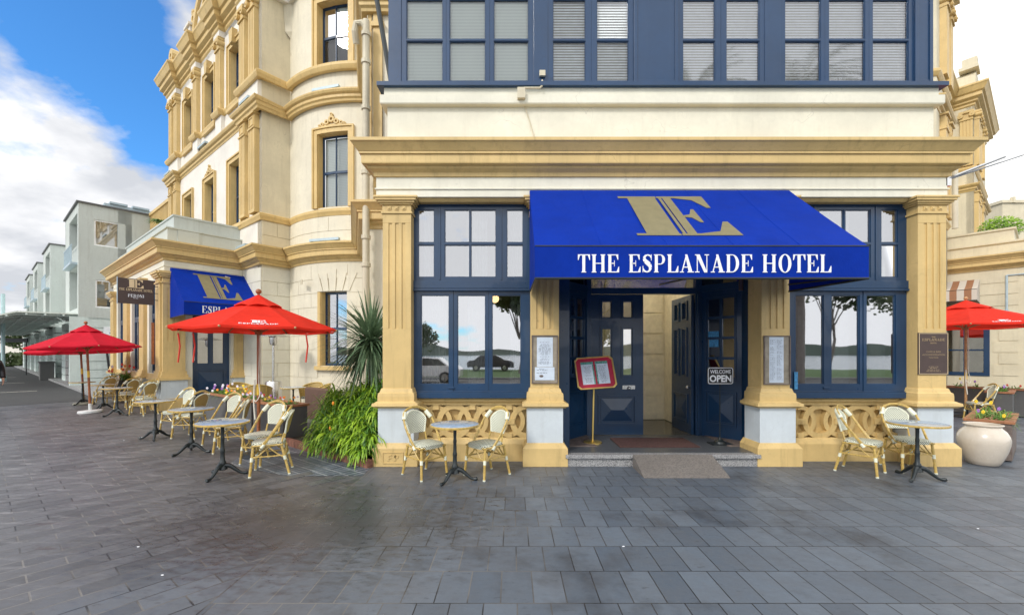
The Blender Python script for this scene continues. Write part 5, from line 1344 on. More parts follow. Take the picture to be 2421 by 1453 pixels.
# parasols
def parasol(name, x, y, rad, zr, za, n, rot, mat, label, base, polemat='wood_pole', tilt=(0,0), logo_face=None, sag=.05, tie=False):
    r = empty(name, (0,0,0), label, 'parasol', 'market parasols')
    wr = random.Random(int(abs(x*10)))
    def C(k, q, dz=0):                                                # corner k, q from top 0 to hem 1
        t = rot+2*pi*k/n; rr = rad*q
        return Vector((rr*cos(t), rr*sin(t), za+(zr-za)*q-sag*0+dz))
    m = MB(); rows = 7; cols = 6
    for k in range(n):
        vs = []
        for j in range(rows+1):
            q = .04+.96*j/rows
            for i in range(cols+1):
                s = i/cols; p = C(k,q).lerp(C(k+1,q), s); p.z -= sag*sin(pi*s)*q*.5; p.z += (wr.uniform(-.006,.006) if 0 < i < cols else 0); 
                if j == rows: p *= 1; p.x *= 1-.018*sin(pi*s); p.y *= 1-.018*sin(pi*s)
                vs.append(p)
        m.add(vs, [(j*(cols+1)+i, j*(cols+1)+i+1, (j+1)*(cols+1)+i+1, (j+1)*(cols+1)+i) for j in range(rows) for i in range(cols)])
    m.build('canopy', mat, r, smooth=True)
    m = MB()
    for k in range(n):
        a, b = C(k,1), C(k+1,1); m.add([a, a.lerp(b,.5)*1-Vector((0,0,sag*.5)), b, b-Vector((0,0,.035)), a.lerp(b,.5)-Vector((0,0,.035+sag*.5)), a-Vector((0,0,.035))], [(0,1,4,5),(1,2,3,4)])
    m.build('hem', mat, r)
    m = MB()
    for k in range(n):
        vs = []
        for j, (q, dz) in enumerate(((.0,.085),(.12,.055),(.26,.035),(.30,.01))):
            for i in range(5):
                s = i/4; p = C(k,q,dz).lerp(C(k+1,q,dz), s); p.z += (.03*sin(pi*s) if j == 3 else 0); vs.append(p)
        m.add(vs, [(j*5+i, j*5+i+1, (j+1)*5+i+1, (j+1)*5+i) for j in range(3) for i in range(4)])
    m.build('vent_cap', mat, r, smooth=True)
    for k in range(n):
        m = MB(); m.tube([C(k,.03,-.03), C(k,.995,-.02)], .014, 6); hub = Vector((0,0,zr-.05)); m.tube([hub+(C(k,.05)-C(k,0)).normalized()*0+Vector((cos(rot+2*pi*k/n)*.04, sin(rot+2*pi*k/n)*.04, 0)), C(k,.5,-.03)], .011, 6); m.build('rib', 'wood_pale' if polemat != 'wood_pole' else 'wood_pole', r)
    m = MB()
    for k in range(n): m.sphere(C(k,1.0,-.02), .019, 6, 4)
    m.build('rib_tip', 'wood_pale', r)
    m = MB(); m.tube([(0,0,.05),(0,0,za+.02)], .028, 12); m.build('pole', polemat, r, smooth=True)
    m = MB(); m.lathe([(.028,zr-.10),(.055,zr-.09),(.055,zr-.03),(.028,zr-.02)], (0,0,0), 12); m.sphere((0,0,za+.13), .045, 10, 7); m.tube([(0,0,za+.03),(0,0,za+.12)], .02, 8); m.build('hub', polemat, r, smooth=True)
    if base == 'plastic' or base == 'stone':
        m = MB(); m.lathe([(0,.085),(.04,.085),(.25,.07),(.27,.05),(.27,0),(0,0)], (0,0,0), 32); m.lathe([(.04,.08),(.038,.26),(.03,.26)], (0,0,0), 12); m.build('base', 'plaster_base' if base == 'plastic' else 'stone_base', r, smooth=True)
    else:
        m = MB(); m.lathe([(0,.06),(.04,.06),(.25,.04),(.28,.02),(.28,0),(0,0)], (0,0,0), 24); m.lathe([(.045,.05),(.045,.30),(.03,.30)], (0,0,0), 12); m.build('base', 'black_metal', r, smooth=True)
    m = MB(); m.tube([(0,0,1.0),(0,0,1.18)], .0295, 12); m.build('tape', 'yellow_tape', r)
    if tie:
        m = MB(); m.tube(arc3([(.03,-.03,zr-.1),(.035,-.04,1.6),(.03,-.04,1.2),(.06,-.07,1.0),(.0,-.09,.9),(-.05,-.05,1.0),(-.03,-.04,1.2)], 5), .008, 6); m.tube(arc3([(-.04,-.04,1.25),(-.05,-.05,.9),(-.02,-.06,.6)], 4), .012, 6); m.build('cord', 'white_rope', r)
    if logo_face is not None:
        k = logo_face; A, B = C(k,1), C(k+1,1); mid = (A+B)/2; top = C(k,0); u = (B-A).normalized(); up = (Vector((0,0,za))-mid).normalized(); nn = u.cross(up)
        if nn.z < 0: nn = -nn
        if u.dot(Vector((1,0,0))) < 0: u = -u
        L_ = (Vector((0,0,za))-mid).length
        fm = lambda a, b, z: tuple(mid+u*a+up*z+nn*(b+.006)-Vector((0,0,sag*.5*(1-z/L_)*max(0,1-(2*a/(B-A).length)**2)))+nn*.008)
        w = .25
        serif('ESPLANADE', fm, -w, w, .065, .103, 0, .003).build('lettering', 'white_print', r)
        logo(fm, -.10, .10, .125, .225, 0, .003).build('lettering', 'white_print', r)
    r.location = (x, y, 0); r.rotation_euler = (R(tilt[0]), R(tilt[1]), 0)
    return r
px0, py0 = -4.20, 7.22
az = math.atan2(-py0, -px0)
r = parasol('market_parasol', px0, py0, 1.23, 2.09, 2.58, 8, az-pi/8, 'umbrella_red', 'large bright red parasol with a white E in front of the side door', 'metal', logo_face=0, tie=True)
parasol('market_parasol', -11.95, 12.35, 1.22, 1.86, 2.42, 8, R(10), 'umbrella_crimson', 'crimson parasol on a white round base, nearer of the two by the car park', 'plastic', tilt=(0,-3))
parasol('market_parasol', -14.05, 14.30, 1.36, 1.74, 2.36, 8, R(25), 'umbrella_crimson', 'crimson parasol on a stone base, farther of the two by the car park', 'stone', tilt=(0,-3.5))
az = math.atan2(-11.5, -11.95)
parasol('market_parasol', 11.98, 11.5, 1.75, 2.40, 3.0, 8, az-pi/8+R(25), 'umbrella_red', 'red parasol with a pale pole cut by the right edge', 'metal', polemat='wood_pale', logo_face=0, tie=True)
m = MB()
for dx in (-.95, -.72, 1.02): m.tube([(px0+dx, py0-.5, 2.0),(px0+dx+.03,py0-.5,1.8),(px0+dx,py0-.5,1.55)], .012, 5)
tag(m.build('ribbon', 'red_ribbon', None, orig=(px0,py0,2.0)), 'loose red tie straps hanging from the hem of the big red parasol', 'strap')

# ================================================================== PLANTERS AND PLANTS
def planter(x, y, D, ln, dp, h, label, wallmat, rim='wood_rim', name='planter_box', group='timber flower boxes'):
    Nn = (D[1], -D[0]); mp = LM((x,y), D, Nn)                           # b outwards (towards viewer)
    r = empty(name, (x, y, 0), label, 'planter', group)
    m = MB(); m.frame(0, ln, 0.02, h-.05, .04, -dp, 0, mp) if False else None
    m.box(0,ln,-.03,0,.02,h-.04,mp); m.box(0,ln,-dp,-dp+.03,.02,h-.04,mp); m.box(0,.03,-dp+.03,-.03,.02,h-.04,mp); m.box(ln-.03,ln,-dp+.03,-.03,.02,h-.04,mp)
    m.build('box', wallmat, r)
    m = MB(); e = .03; m.box(-e,ln+e,-.09,e,h-.04,h,mp); m.box(-e,ln+e,-dp-e,-dp+.09,h-.04,h,mp); m.box(-e,.09,-dp+.09,-.09,h-.04,h,mp); m.box(ln-.09,ln+e,-dp+.09,-.09,h-.04,h,mp); m.build('rim', rim, r, bevel=.004)
    m = MB(); m.box(.03,ln-.03,-dp+.03,-.03,h-.14,h-.07,mp); m.build('soil', 'soil', r)
    return mp
def flower_plant(p, seed, cols, label, group, sc=1.0, nleaf=70):
    q = random.Random(seed)
    r = empty('pansy_plant', p, label, 'plant', group)
    m = MB()
    for i in range(nleaf):
        t = q.uniform(0, 2*pi); e = q.uniform(.2, 1.45)
        m.blade((p[0]+q.uniform(-.05,.05)*sc, p[1]+q.uniform(-.05,.05)*sc, p[2]+q.uniform(0,.05)), (cos(t)*cos(e), sin(t)*cos(e), sin(e)), q.uniform(.08,.22)*sc, .012*sc, 1.3, 3)
    m.build('foliage', 'leaf_flower', r, recalc=False)
    for c in cols:
        m = MB(); t = q.uniform(0, 2*pi); rr = q.uniform(.02,.13)*sc; c0 = Vector((p[0]+rr*cos(t), p[1]+rr*sin(t), p[2]+q.uniform(.10,.26)*sc))
        for k in range(5):
            a = 2*pi*k/5; m.sphere(c0+Vector((cos(a)*.015, -.005, sin(a)*.015))*sc, .014*sc, 6, 4, (1,.35,1))
        m.build('flower', c, r, smooth=True)
eD = Vector((.775,-.632)).normalized()
W_, Pu, Or, Ye, Re = 'flower_white','flower_purple','flower_orange','flower_yellow','flower_red'
sets = [([[W_,Pu,W_,W_],[Pu,W_,Pu,W_],[Or,W_,Or,Or],[W_,Or,Ye,W_]], 'white and purple pansies in the flower box nearest the side door'),
        ([[Or,Ye,Or,Or],[Ye,Or,Or,W_],[W_,Pu,W_,Pu],[Pu,W_,W_,Pu]], 'orange and white pansies in the middle flower box behind the parasol'),
        ([[Ye,Re],[Pu,W_],[Re,Or],[W_,Or]], 'sparse green bedding plants in the flower box nearest the strap leaf bush')]
st = Vector((-7.72, 10.98)); seed = 0
for i, (s, lab) in enumerate(sets):
    q = st+eD*(i*1.50)
    mp = planter(q.x, q.y, eD, 1.40, .46, .70, ('slate sided flower box with timber rim beside the side door step', 'slate sided flower box with timber rim in the middle of the terrace edge', 'black ended flower box with timber rim beside the strap leaf bush')[i], 'lead')
    for j in range(4):
        for k_ in range(2):
            seed += 1; flower_plant(mp(.18+.34*j+rnd.uniform(-.05,.05), -.14-.18*k_, .62), seed, s[j][:3], lab, 'pansies and bedding plants in the flower boxes', 1.15-.15*i, 110)
mp = planter(7.74, 6.74, (.775,.632), 1.5, .5, .63, 'weathered timber planter with pansies directly behind the glazed pot', 'wood_grey', 'wood_rim')
for j in range(4):
    for k_ in range(2): seed += 1; flower_plant(mp(.18+.30*j, -.14-.2*k_, .57), seed, [[Ye],[Pu],[Ye],[]][j], 'yellow and purple pansies in the planter behind the glazed pot', 'pansies in the right hand planters', 1.2)
m = MB(); mpp = mp; m.box(.10,1.2,-.44,-.08,.58,.615,mpp); m.build('tray', 'tray_pink', bpy.data.objects.get('planter_box.003'))
mp = planter(12.25, 12.75, (.632,-.775), 1.85, .45, .74, 'black planter with timber rim behind the right hand chair', 'lead')
for j in range(5): seed += 1; flower_plant(mp(.2+.36*j, -.2, .66), seed, [[Ye],[Ye,W_],[Pu],[W_],[Re]][j], 'low pansies in the black planter behind the right hand chair', 'pansies in the right hand planters', 1.3)
mp = planter(12.35, 10.75, (.775,.632), 1.6, .45, .72, 'black planter with timber rim at the right edge behind the timber planter', 'lead')
for j in range(4): seed += 1; flower_plant(mp(.2+.36*j, -.2, .64), seed, [[Pu],[W_],[Re],[Ye]][j], 'low bedding plants in the black planter at the right edge', 'pansies in the right hand planters', 1.3)
# flower tub far left by the grey building
fx, fy = -13.9, 15.6
r = empty('flower_tub', (fx, fy, 0), 'dark tub of red and green flowers behind the farthest tables', 'planter')
m = MB(); m.lathe([(.22,0),(.26,.7),(.24,.72),(.2,.68),(0,.66)], (fx,fy,0), 16); m.build('tub', 'lead', r)
for i in range(4): seed += 1; flower_plant((fx+[-.35,-.1,.15,.4][i], fy+[0,.1,-.1,0][i], .78), seed, [Re,Re,W_,Or], 'red geraniums spilling from the dark tub behind the farthest tables', 'geraniums in the far tub', 1.9)

# glazed pot
r = empty('glazed_pot', (7.20,6.66,0), 'big cream glazed pot with a wide belly beside the right corner pedestal', 'pot')
m = MB(); m.lathe([(0,0),(.165,0),(.18,.01),(.215,.08),(.262,.20),(.290,.32),(.295,.38),(.285,.44),(.25,.51),(.205,.555),(.195,.575),(.215,.59),(.225,.605),(.215,.615),(.195,.61),(.185,.56),(.20,.45),(.2,.3)], (7.20,6.66,0), 48); m.build('body', 'pot_glaze', r, smooth=True)

# planted bed with brick edge, strap leaf clump and cabbage tree
bed = [(-4.22,8.12),(-3.48,7.50),(-2.09,6.42),(-2.09,9.4),(-3.8,9.0)]
m = MB(); m.add([(x,y,.09) for x,y in bed], [(0,1,2,3,4)]); o = m.build('garden_bed', 'soil'); o['kind'] = 'structure'
m = MB()
for i in range(2):
    a, b = Vector(bed[i]), Vector(bed[i+1]); d = (b-a); L_ = d.length; d.normalize(); k = int(L_/.22); mm = LM(a, d, (d.y,-d.x))
    for j in range(k): m.box(j*L_/k+.004, (j+1)*L_/k-.004, -.05, .05, 0, .115, mm)
tag(m.build('brick_edging', 'brick_edge', None, orig=(-3,7,0), bevel=.004), 'low red brick edging along the planted bed in front of the strap leaf bush', 'edging')
q = random.Random(11)
r = empty('strap_leaf_bush', (-2.8,7.3,.09), 'big bright green clump of arching strap leaves at the left corner of the entrance pavilion', 'plant')
m = MB(); m2 = MB(); m3 = MB()
def inbed():
    while True:
        x, y = q.uniform(-3.45,-2.12), q.uniform(6.5,8.1)
        if (y-7.50) > (x+3.48)*(-.777)-.04 and y > 6.45: return x, y
for c in range(420):
    x, y = inbed(); back = min(1, max(0, ((y-7.50)+(x+3.48)*.777)/1.0)); top_ = .24+.90*back**.6
    z0_ = .10+(top_-.10)*q.uniform(0, 1)**.6; lightc = q.random() < .7
    for i in range(11):
        t = q.uniform(0, 2*pi); e = q.uniform(.15, 1.3); bd = (cos(t)*cos(e)+.1, sin(t)*cos(e)-.25, sin(e))
        (m if lightc else m2).blade((x+q.uniform(-.03,.03), y+q.uniform(-.03,.03), z0_+q.uniform(-.04,.06)), bd, q.uniform(.22,.40), q.uniform(.014,.027), q.uniform(.8,2.6), 5)
for c in range(9):
    x, y = inbed(); t = q.uniform(0,2*pi); m3.blade((x,y-.05,.25+q.uniform(0,.5)), (cos(t)*.6,-.6,.4), q.uniform(.35,.5), .016, 2.6, 5)
m.build('foliage', 'leaf_bright', r, recalc=False); m2.build('shaded_foliage', 'leaf_dark', r, recalc=False); m3.build('dying_leaf', 'leaf_yellow', r, recalc=False)  # random clumps take a darker green, shade between leaves put into the colour
for i in range(4):
    x, y = inbed(); k = MB(); k.sphere((x, y-.15, .85+q.uniform(-.4,.25)), .02, 6, 5, (1,1,1.6)); k.build('flower', 'flower_orange', r)
r = empty('cabbage_tree', (-2.56,7.95,.09), 'spiky cabbage tree with grey green sword leaves rising behind the strap leaf bush', 'tree')
m = MB(); m.tube([(-2.52,8.0,0),(-2.55,7.97,.7),(-2.56,7.95,1.35),(-2.57,7.94,1.98)], [.09,.075,.06,.05], 10); m.build('trunk', 'wood_grey', r, smooth=True)
m = MB(); q = random.Random(5)
for i in range(460):
    t = q.uniform(0, 2*pi); e = math.asin(q.uniform(-.93, 1)); z = 1.78+q.uniform(0,.25)
    d = (cos(t)*cos(e), sin(t)*cos(e), sin(e)+.05)
    m.blade((-2.57+d[0]*.03, 7.94+d[1]*.03, z), d, q.uniform(.80,1.15)*(1-.10*max(0, sin(e))), q.uniform(.021,.033), q.uniform(.15,.55) if e > -.3 else q.uniform(.2,1.2), 5)
m.build('crown', 'leaf_yucca', r, recalc=False)
# small paver apron in front of the bed
slab('small_paver_apron', [(-4.75,8.2),(-4.3,6.6),(-3.05,5.98),(-2.06,6.02),(-2.09,6.40),(-3.48,7.49),(-4.22,8.1)], .004, 'small_pavers')
m = MB()
for k_, (x, y, w_, d_) in enumerate(((-3.05,5.75,.46,.16),(-2.55,5.55,.46,.16))):
    mm = LM((x,y),(.632,.775),(.775,-.632)); m.box(0,w_,-d_,0,.0,.005,mm)
o = m.build('pale_paver', 'pedestal_white' if False else 'granite_dark'); o['kind'] = 'structure'
# litter specks
q = random.Random(3); 
for i, (u, v) in enumerate(((2312,1250),(1474,1292),(384,1360),(327,1293),(293,1041))):
    x, y = gd(u, v); k = MB(); k.sphere((x,y,.006), .008, 6, 4, (1.6,.8,.5)); tag(k.build('litter', 'white_print', None, orig=(x,y,0)), 'tiny white scrap of litter lying on the paving slabs', 'litter', 'scraps of litter on the paving')
# ================================================================== SURROUNDINGS
G0 = Vector((-21.2, 21.3)); GS = LM(G0, -dL, nL); GE = LM(G0, dR, nR)
gb = empty('grey_terrace_building', (G0.x, G0.y, 0), 'pale grey modern apartment terrace stepping back along the street on the left', 'building')
m = MB(); m.box(-46, -.0, -12, -.35, 0, 3.45, GS); m.build('ground_floor_wall', 'pale_green', gb)
for i in range(9):
    a = -.2-i*5.0; m = MB(); 
    for k in range(8): m.box(a-1.7, a, -.35, -.02, .02+k*.42, .40+k*.42, GS)
    m.build('pier', 'pale_green', gb)
m = MB()
for k in range(8): m.box(.05, 11, 0, .03, .02+k*.42, .40+k*.42, GE)
m.box(-.3,11,-.3,0,0,3.45,GE); m.build('end_wall', 'pale_green', gb)
ts = [0, 13.1, 22.8, 31.5]
for i, t in enumerate(ts):
    o = G0+dL*t; UE = LM(o, dR, nR); US = LM(o, -dL, nL)
    hol = [(.55,1.75,7.05,8.35), (.6,2.4,3.95,5.35)] if i == 0 else [(1.0,1.9,6.6,8.3), (1.0,2.3,4.0,5.3)]
    m = MB(); m.wall(0, 11, 3.45, 9.04, hol, .12, UE); m.build('tower_end_wall', 'grey_render', gb)
    sh = [(-3.3,-.35,7.0,8.6), (-3.3,-.35,3.9,6.0)]
    m = MB(); m.wall(-5, 0, 3.45, 9.04, sh, 1.4, US); m.box(-5,0,-2.0,-1.45,3.45,9.0,US); m.box(-5,-4.9,-11,0,3.45,9.04,US); m.build('tower_street_wall', 'grey_render', gb)
    m = MB(); m.box(-5.1,.08,-11,.08,9.04,9.12,US); m.build('parapet_capping', 'lead', gb)
    for h in hol: window(UE, h, [(h[0]+.06,h[1]-.06,h[2]+.06,h[3]-.06)], .05, -.05, 'white_paint', 'glass', 'curtain', par=gb)
    for h in sh: window(US, (h[0],h[1],h[2],h[3]), [(h[0]+.06,(h[0]+h[1])/2-.03,h[2]+.06,h[3]-.06),((h[0]+h[1])/2+.03,h[1]-.06,h[2]+.06,h[3]-.06)], .05, -1.3, 'white_paint', 'glass', 'curtain', par=gb)
    m = MB(); m.box(-3.3,-.35,.0,.25,6.05,6.15,US); 
    for k in range(9): m.tube([US(-3.2+k*.34,.2,6.15),US(-3.2+k*.34,.2,7.0)], .02, 5)
    m.tube([US(-3.3,.2,7.0),US(-.35,.2,7.0)], .03, 6); m.build('balcony', 'light_metal', gb)
    e = -ts[i+1]+t if i < 3 else -9
    m = MB(); m.box(e, -5, -11, -2.4, 3.45, 8.6, US); m.build('recessed_wall', 'grey_render', gb)
m = MB(); m.box(1.0,8,-4,-.5,9.1,9.4,GE)
for i in range(8): m.box(1.2+i*.9,1.9+i*.9,-4,-.4,9.4,9.5,GE)
m.build('roof_glazing', 'light_metal', gb)
for a, w, z0, z1, mt, nm in ((-4.9,1.4,.1,2.6,'magenta','banner'),(-11.5,1.2,.1,2.5,'navy','door'),(-14.2,1.0,.1,1.3,'black_paint','grille'),(-17.5,1.3,.1,2.6,'car_glass','door'),(-22,1.3,.1,2.6,'car_glass','door')):
    m = MB(); m.box(a, a+w, -.34, -.30, z0, z1, GS); m.build(nm, mt, gb)
# blue lettered panel
m = MB(); m.box(.9,3.4,.031,.05,2.55,3.0,GE); o = m.build('fascia_sign', 'white_print', gb); serif('TAVERN' if False else 'SALE', GE, 1.1, 2.9, 2.65, 2.9, .05, .054).build('lettering', 'sticker_blue', o)
for i in range(6):
    m = MB(); x0 = 1.1+i*.32; m.add([GE(x0,.35,0.0),GE(x0+.09,.35,0),GE(x0-.13,.12,2.6),GE(x0-.22,.12,2.6),GE(x0,.41,0.0),GE(x0+.09,.41,0),GE(x0-.13,.18,2.6),GE(x0-.22,.18,2.6)],[(0,1,2,3),(4,5,6,7),(0,4,7,3),(1,5,6,2),(0,1,5,4),(3,2,6,7)])
    tag(m.build('leaning_board', 'black_paint', None, orig=GE(x0,.3,0)), 'dark board leaning against the grey building wall behind the crimson parasols', 'board', 'boards leaning on the grey wall')
# street canopy
r = empty('street_canopy', (*GS(-15,1,0)[:2], 3.3), 'pale green slatted street canopy along the ground floor of the grey building', 'canopy')
m = MB(); m.add([GS(a,b,z) for a in (-40,-.1) for b,z in ((0,3.62),(2.0,3.60),(3.3,3.1),(3.3,3.04),(2.0,3.53),(0,3.56))], [(0,1,7,6),(1,2,8,7),(2,3,9,8),(3,4,10,9),(4,5,11,10),(0,1,2,3,4,5),(6,7,8,9,10,11)]); m.build('roof_sheet', 'canopy_green', r)
m = MB()
for i in range(20):
    m.tube([GS(-.3-i*2,0,3.50),GS(-.3-i*2,2,3.47),GS(-.3-i*2,3.2,3.02)], .04, 5)
for b, z in ((.5,3.55),(1.1,3.54),(1.7,3.53),(2.3,3.42),(2.9,3.2)): m.tube([GS(-.1,b,z-.05),GS(-40,b,z-.05)], .05, 5)
m.build('slat', 'pale_green', r)
m = MB()
for a in (-.4,): m.tube([GS(a,0,2.9),GS(a,.7,3.4)], .03, 5)
m.build('bracket', 'pale_green', r)
# bins
x, y = GS(-9.6,.4,0)[:2]
m = MB(); m.box(-10.2,-9.3,.1,.7,.0,1.05,GS); m.box(-10.25,-9.25,.05,.75,1.05,1.15,GS); tag(m.build('utility_cabinet', 'lead', None, orig=(x,y,0)), 'dark utility cabinet against the grey building under the canopy', 'cabinet')

# distant things at the left end of the street
def tree(name, x, y, h, rad, label, mat='leaf_tree', trunk=.12, n=900, ls=.3, seed=1, cat='tree', group=None, z0=0, crown0=.35, squash=1):
    q = random.Random(seed); r = empty(name, (x,y,z0), label, cat, group)
    m = MB(); m.tube([(x,y,z0),(x+.05*h,y,z0+h*.3),(x,y+.03*h,z0+h*.6),(x,y,z0+h*.85)], [trunk,trunk*.8,trunk*.5,trunk*.15], 8)
    cl = []
    for i in range(9):
        t = q.uniform(0,2*pi); e = q.uniform(-.3,1.2); rr = rad*q.uniform(.35,.75)
        c = Vector((x+cos(t)*cos(e)*rr, y+sin(t)*cos(e)*rr, z0+h*(crown0+(1-crown0)*.5)+sin(e)*rr*squash)); cl.append((c, rad*q.uniform(.3,.5)))
        m.tube([(x,y,z0+h*.35),((x+c.x)/2,(y+c.y)/2,(z0+h*.45+c.z)/2),tuple(c)], [trunk*.5,trunk*.3,trunk*.1], 5)
    m.build('trunk', 'wood_grey', r)
    m = MB()
    for i in range(n):
        c, cr = cl[i % 9]; d = Vector((q.gauss(0,1), q.gauss(0,1), q.gauss(0,.8))).normalized()*cr*q.random()**.35
        p = c+d; a = Vector((q.gauss(0,1),q.gauss(0,1),q.gauss(0,1))).normalized(); b = a.orthogonal().normalized()*ls*.5; a = a*ls
        m.add([p-b*.8, p+a*.5, p+b*.8, p-a*.5], [(0,1,2,3)])
    m.build('crown', mat, r, recalc=False)
    return r
tree('street_tree', -56, 50, 4.6, 2.4, 'rounded dark green tree at the far end of the car park below the canopy', seed=4, n=1500)
tree('street_tree', -63, 50, 4.0, 2.2, 'smaller olive tree beyond the left edge of the car park', seed=5, n=900)
hedge = MB(); hq = random.Random(8)
for i in range(1500):
    p = Vector((hq.uniform(-75,-50), hq.uniform(52,55), hq.uniform(0,1.6))); a = Vector((hq.gauss(0,1),hq.gauss(0,1),hq.gauss(0,1))).normalized()*.35; b = a.orthogonal().normalized()*.2
    hedge.add([p-a,p-b,p+a,p+b],[(0,1,2,3)])
tag(hedge.build('far_hedge', 'leaf_tree', None, orig=(-60,53,0), recalc=False), 'low hedge along the far end of the car park', 'hedge')
m = MB(); m.box(-90,-52,-70,-60,0,5.2,PW); m.box(-91,-51,-71,-59,5.2,5.6,PW)
for i in range(9): m.box(-88+i*4,-86+i*4,-60,-59.9,1.2,3.4,PW)
tag(m.build('low_pavilion', 'pinkcream', None, orig=(-60,60,0)), 'low cream building glimpsed beyond the far end of the car park', 'building')
x, y = at(7, 833, 26).xy
r = empty('sign_edge_post', (x,y,0), 'pale post standing in for a sign edge at the extreme left of the picture', 'post')
m = MB(); m.tube([(x,y,0),(x,y,5.2)], .09, 10); m.build('post', 'turquoise', r)  # stands in for a sign edge, its lens colour fringe painted in
m = MB(); m.lathe([(0,0),(.16,0),(.16,.3),(.09,.35)], (x,y,0), 12); m.build('base', 'turquoise', r)
p = at(34, 804, 33); m = MB(); m.box(p.x-1.0,p.x+1.0,-p.y-.05,-p.y+.05,p.z-.15,p.z+.15,PW); m.tube([(p.x-.9,p.y,p.z),(p.x-.9,p.y,0)],.04,6); m.tube([(p.x+.9,p.y,p.z),(p.x+.9,p.y,0)],.04,6)
tag(m.build('direction_sign', 'black_paint', None, orig=(p.x,p.y,0)), 'dark fingerboard on two posts below the canopy at the far left', 'sign')
# right side background
m = MB(); a = at(2370,480,60); m.box(a.x,a.x+30,-80,-60,0,a.z,PW); m.box(a.x+1.2,a.x+1.5,-60.2,-59.7,a.z,a.z+.8,PW); m.box(a.x-.2,a.x+30.2,-80.2,-59.8,a.z,a.z+.4,PW)
tag(m.build('background_building', 'beige', None, orig=(a.x,60,0)), 'plain beige building just visible above the terrace at the right edge', 'building')
for i, (u, w_) in enumerate(((2368, 1.25),)):
    p = at(u, 540, 15.4); q = random.Random(20+i); r = empty('terrace_shrub', (p.x,p.y,4.98), 'clipped green shrub growing on the terrace of the right wing', 'shrub')
    m = MB(); m.tube([(p.x,p.y,4.98),(p.x,p.y,5.9)], .05, 6); m.build('trunk', 'wood_grey', r)
    m = MB()
    for k in range(1500):
        d = Vector((q.gauss(0,1),q.gauss(0,1),q.gauss(0,1))).normalized(); rr = q.random()**.3
        c = Vector((p.x+d.x*.68*rr, p.y+d.y*.5*rr, p.z+.0+d.z*.42*rr)); a = Vector((q.gauss(0,1),q.gauss(0,1),q.gauss(0,1))).normalized()*.055; b = a.orthogonal().normalized()*.03
        m.add([c-a,c-b,c+a,c+b],[(0,1,2,3)])
    m.build('crown', 'leaf_bright', r, recalc=False)
# small plants rooted on the left terrace parapet
for i, (u, v, Y, lab) in enumerate(((378,512,18.5,'wispy plant on the terrace parapet at the end of the tall street wall'),(455,528,14.6,'thin weed sprouting on the terrace parapet below a street wall window'))):
    p = at(u, v, Y); q = random.Random(30+i); m = MB()
    for k in range(110):
        t = q.uniform(0,2*pi); m.blade((p.x,p.y,p.z-.25), (cos(t)*.7,sin(t)*.7,1), q.uniform(.2,.65)/(1+i), .02, 1.4, 3)
    tag(m.build('parapet_plant', 'leaf_dark', None, orig=p, recalc=False), lab, 'plant')

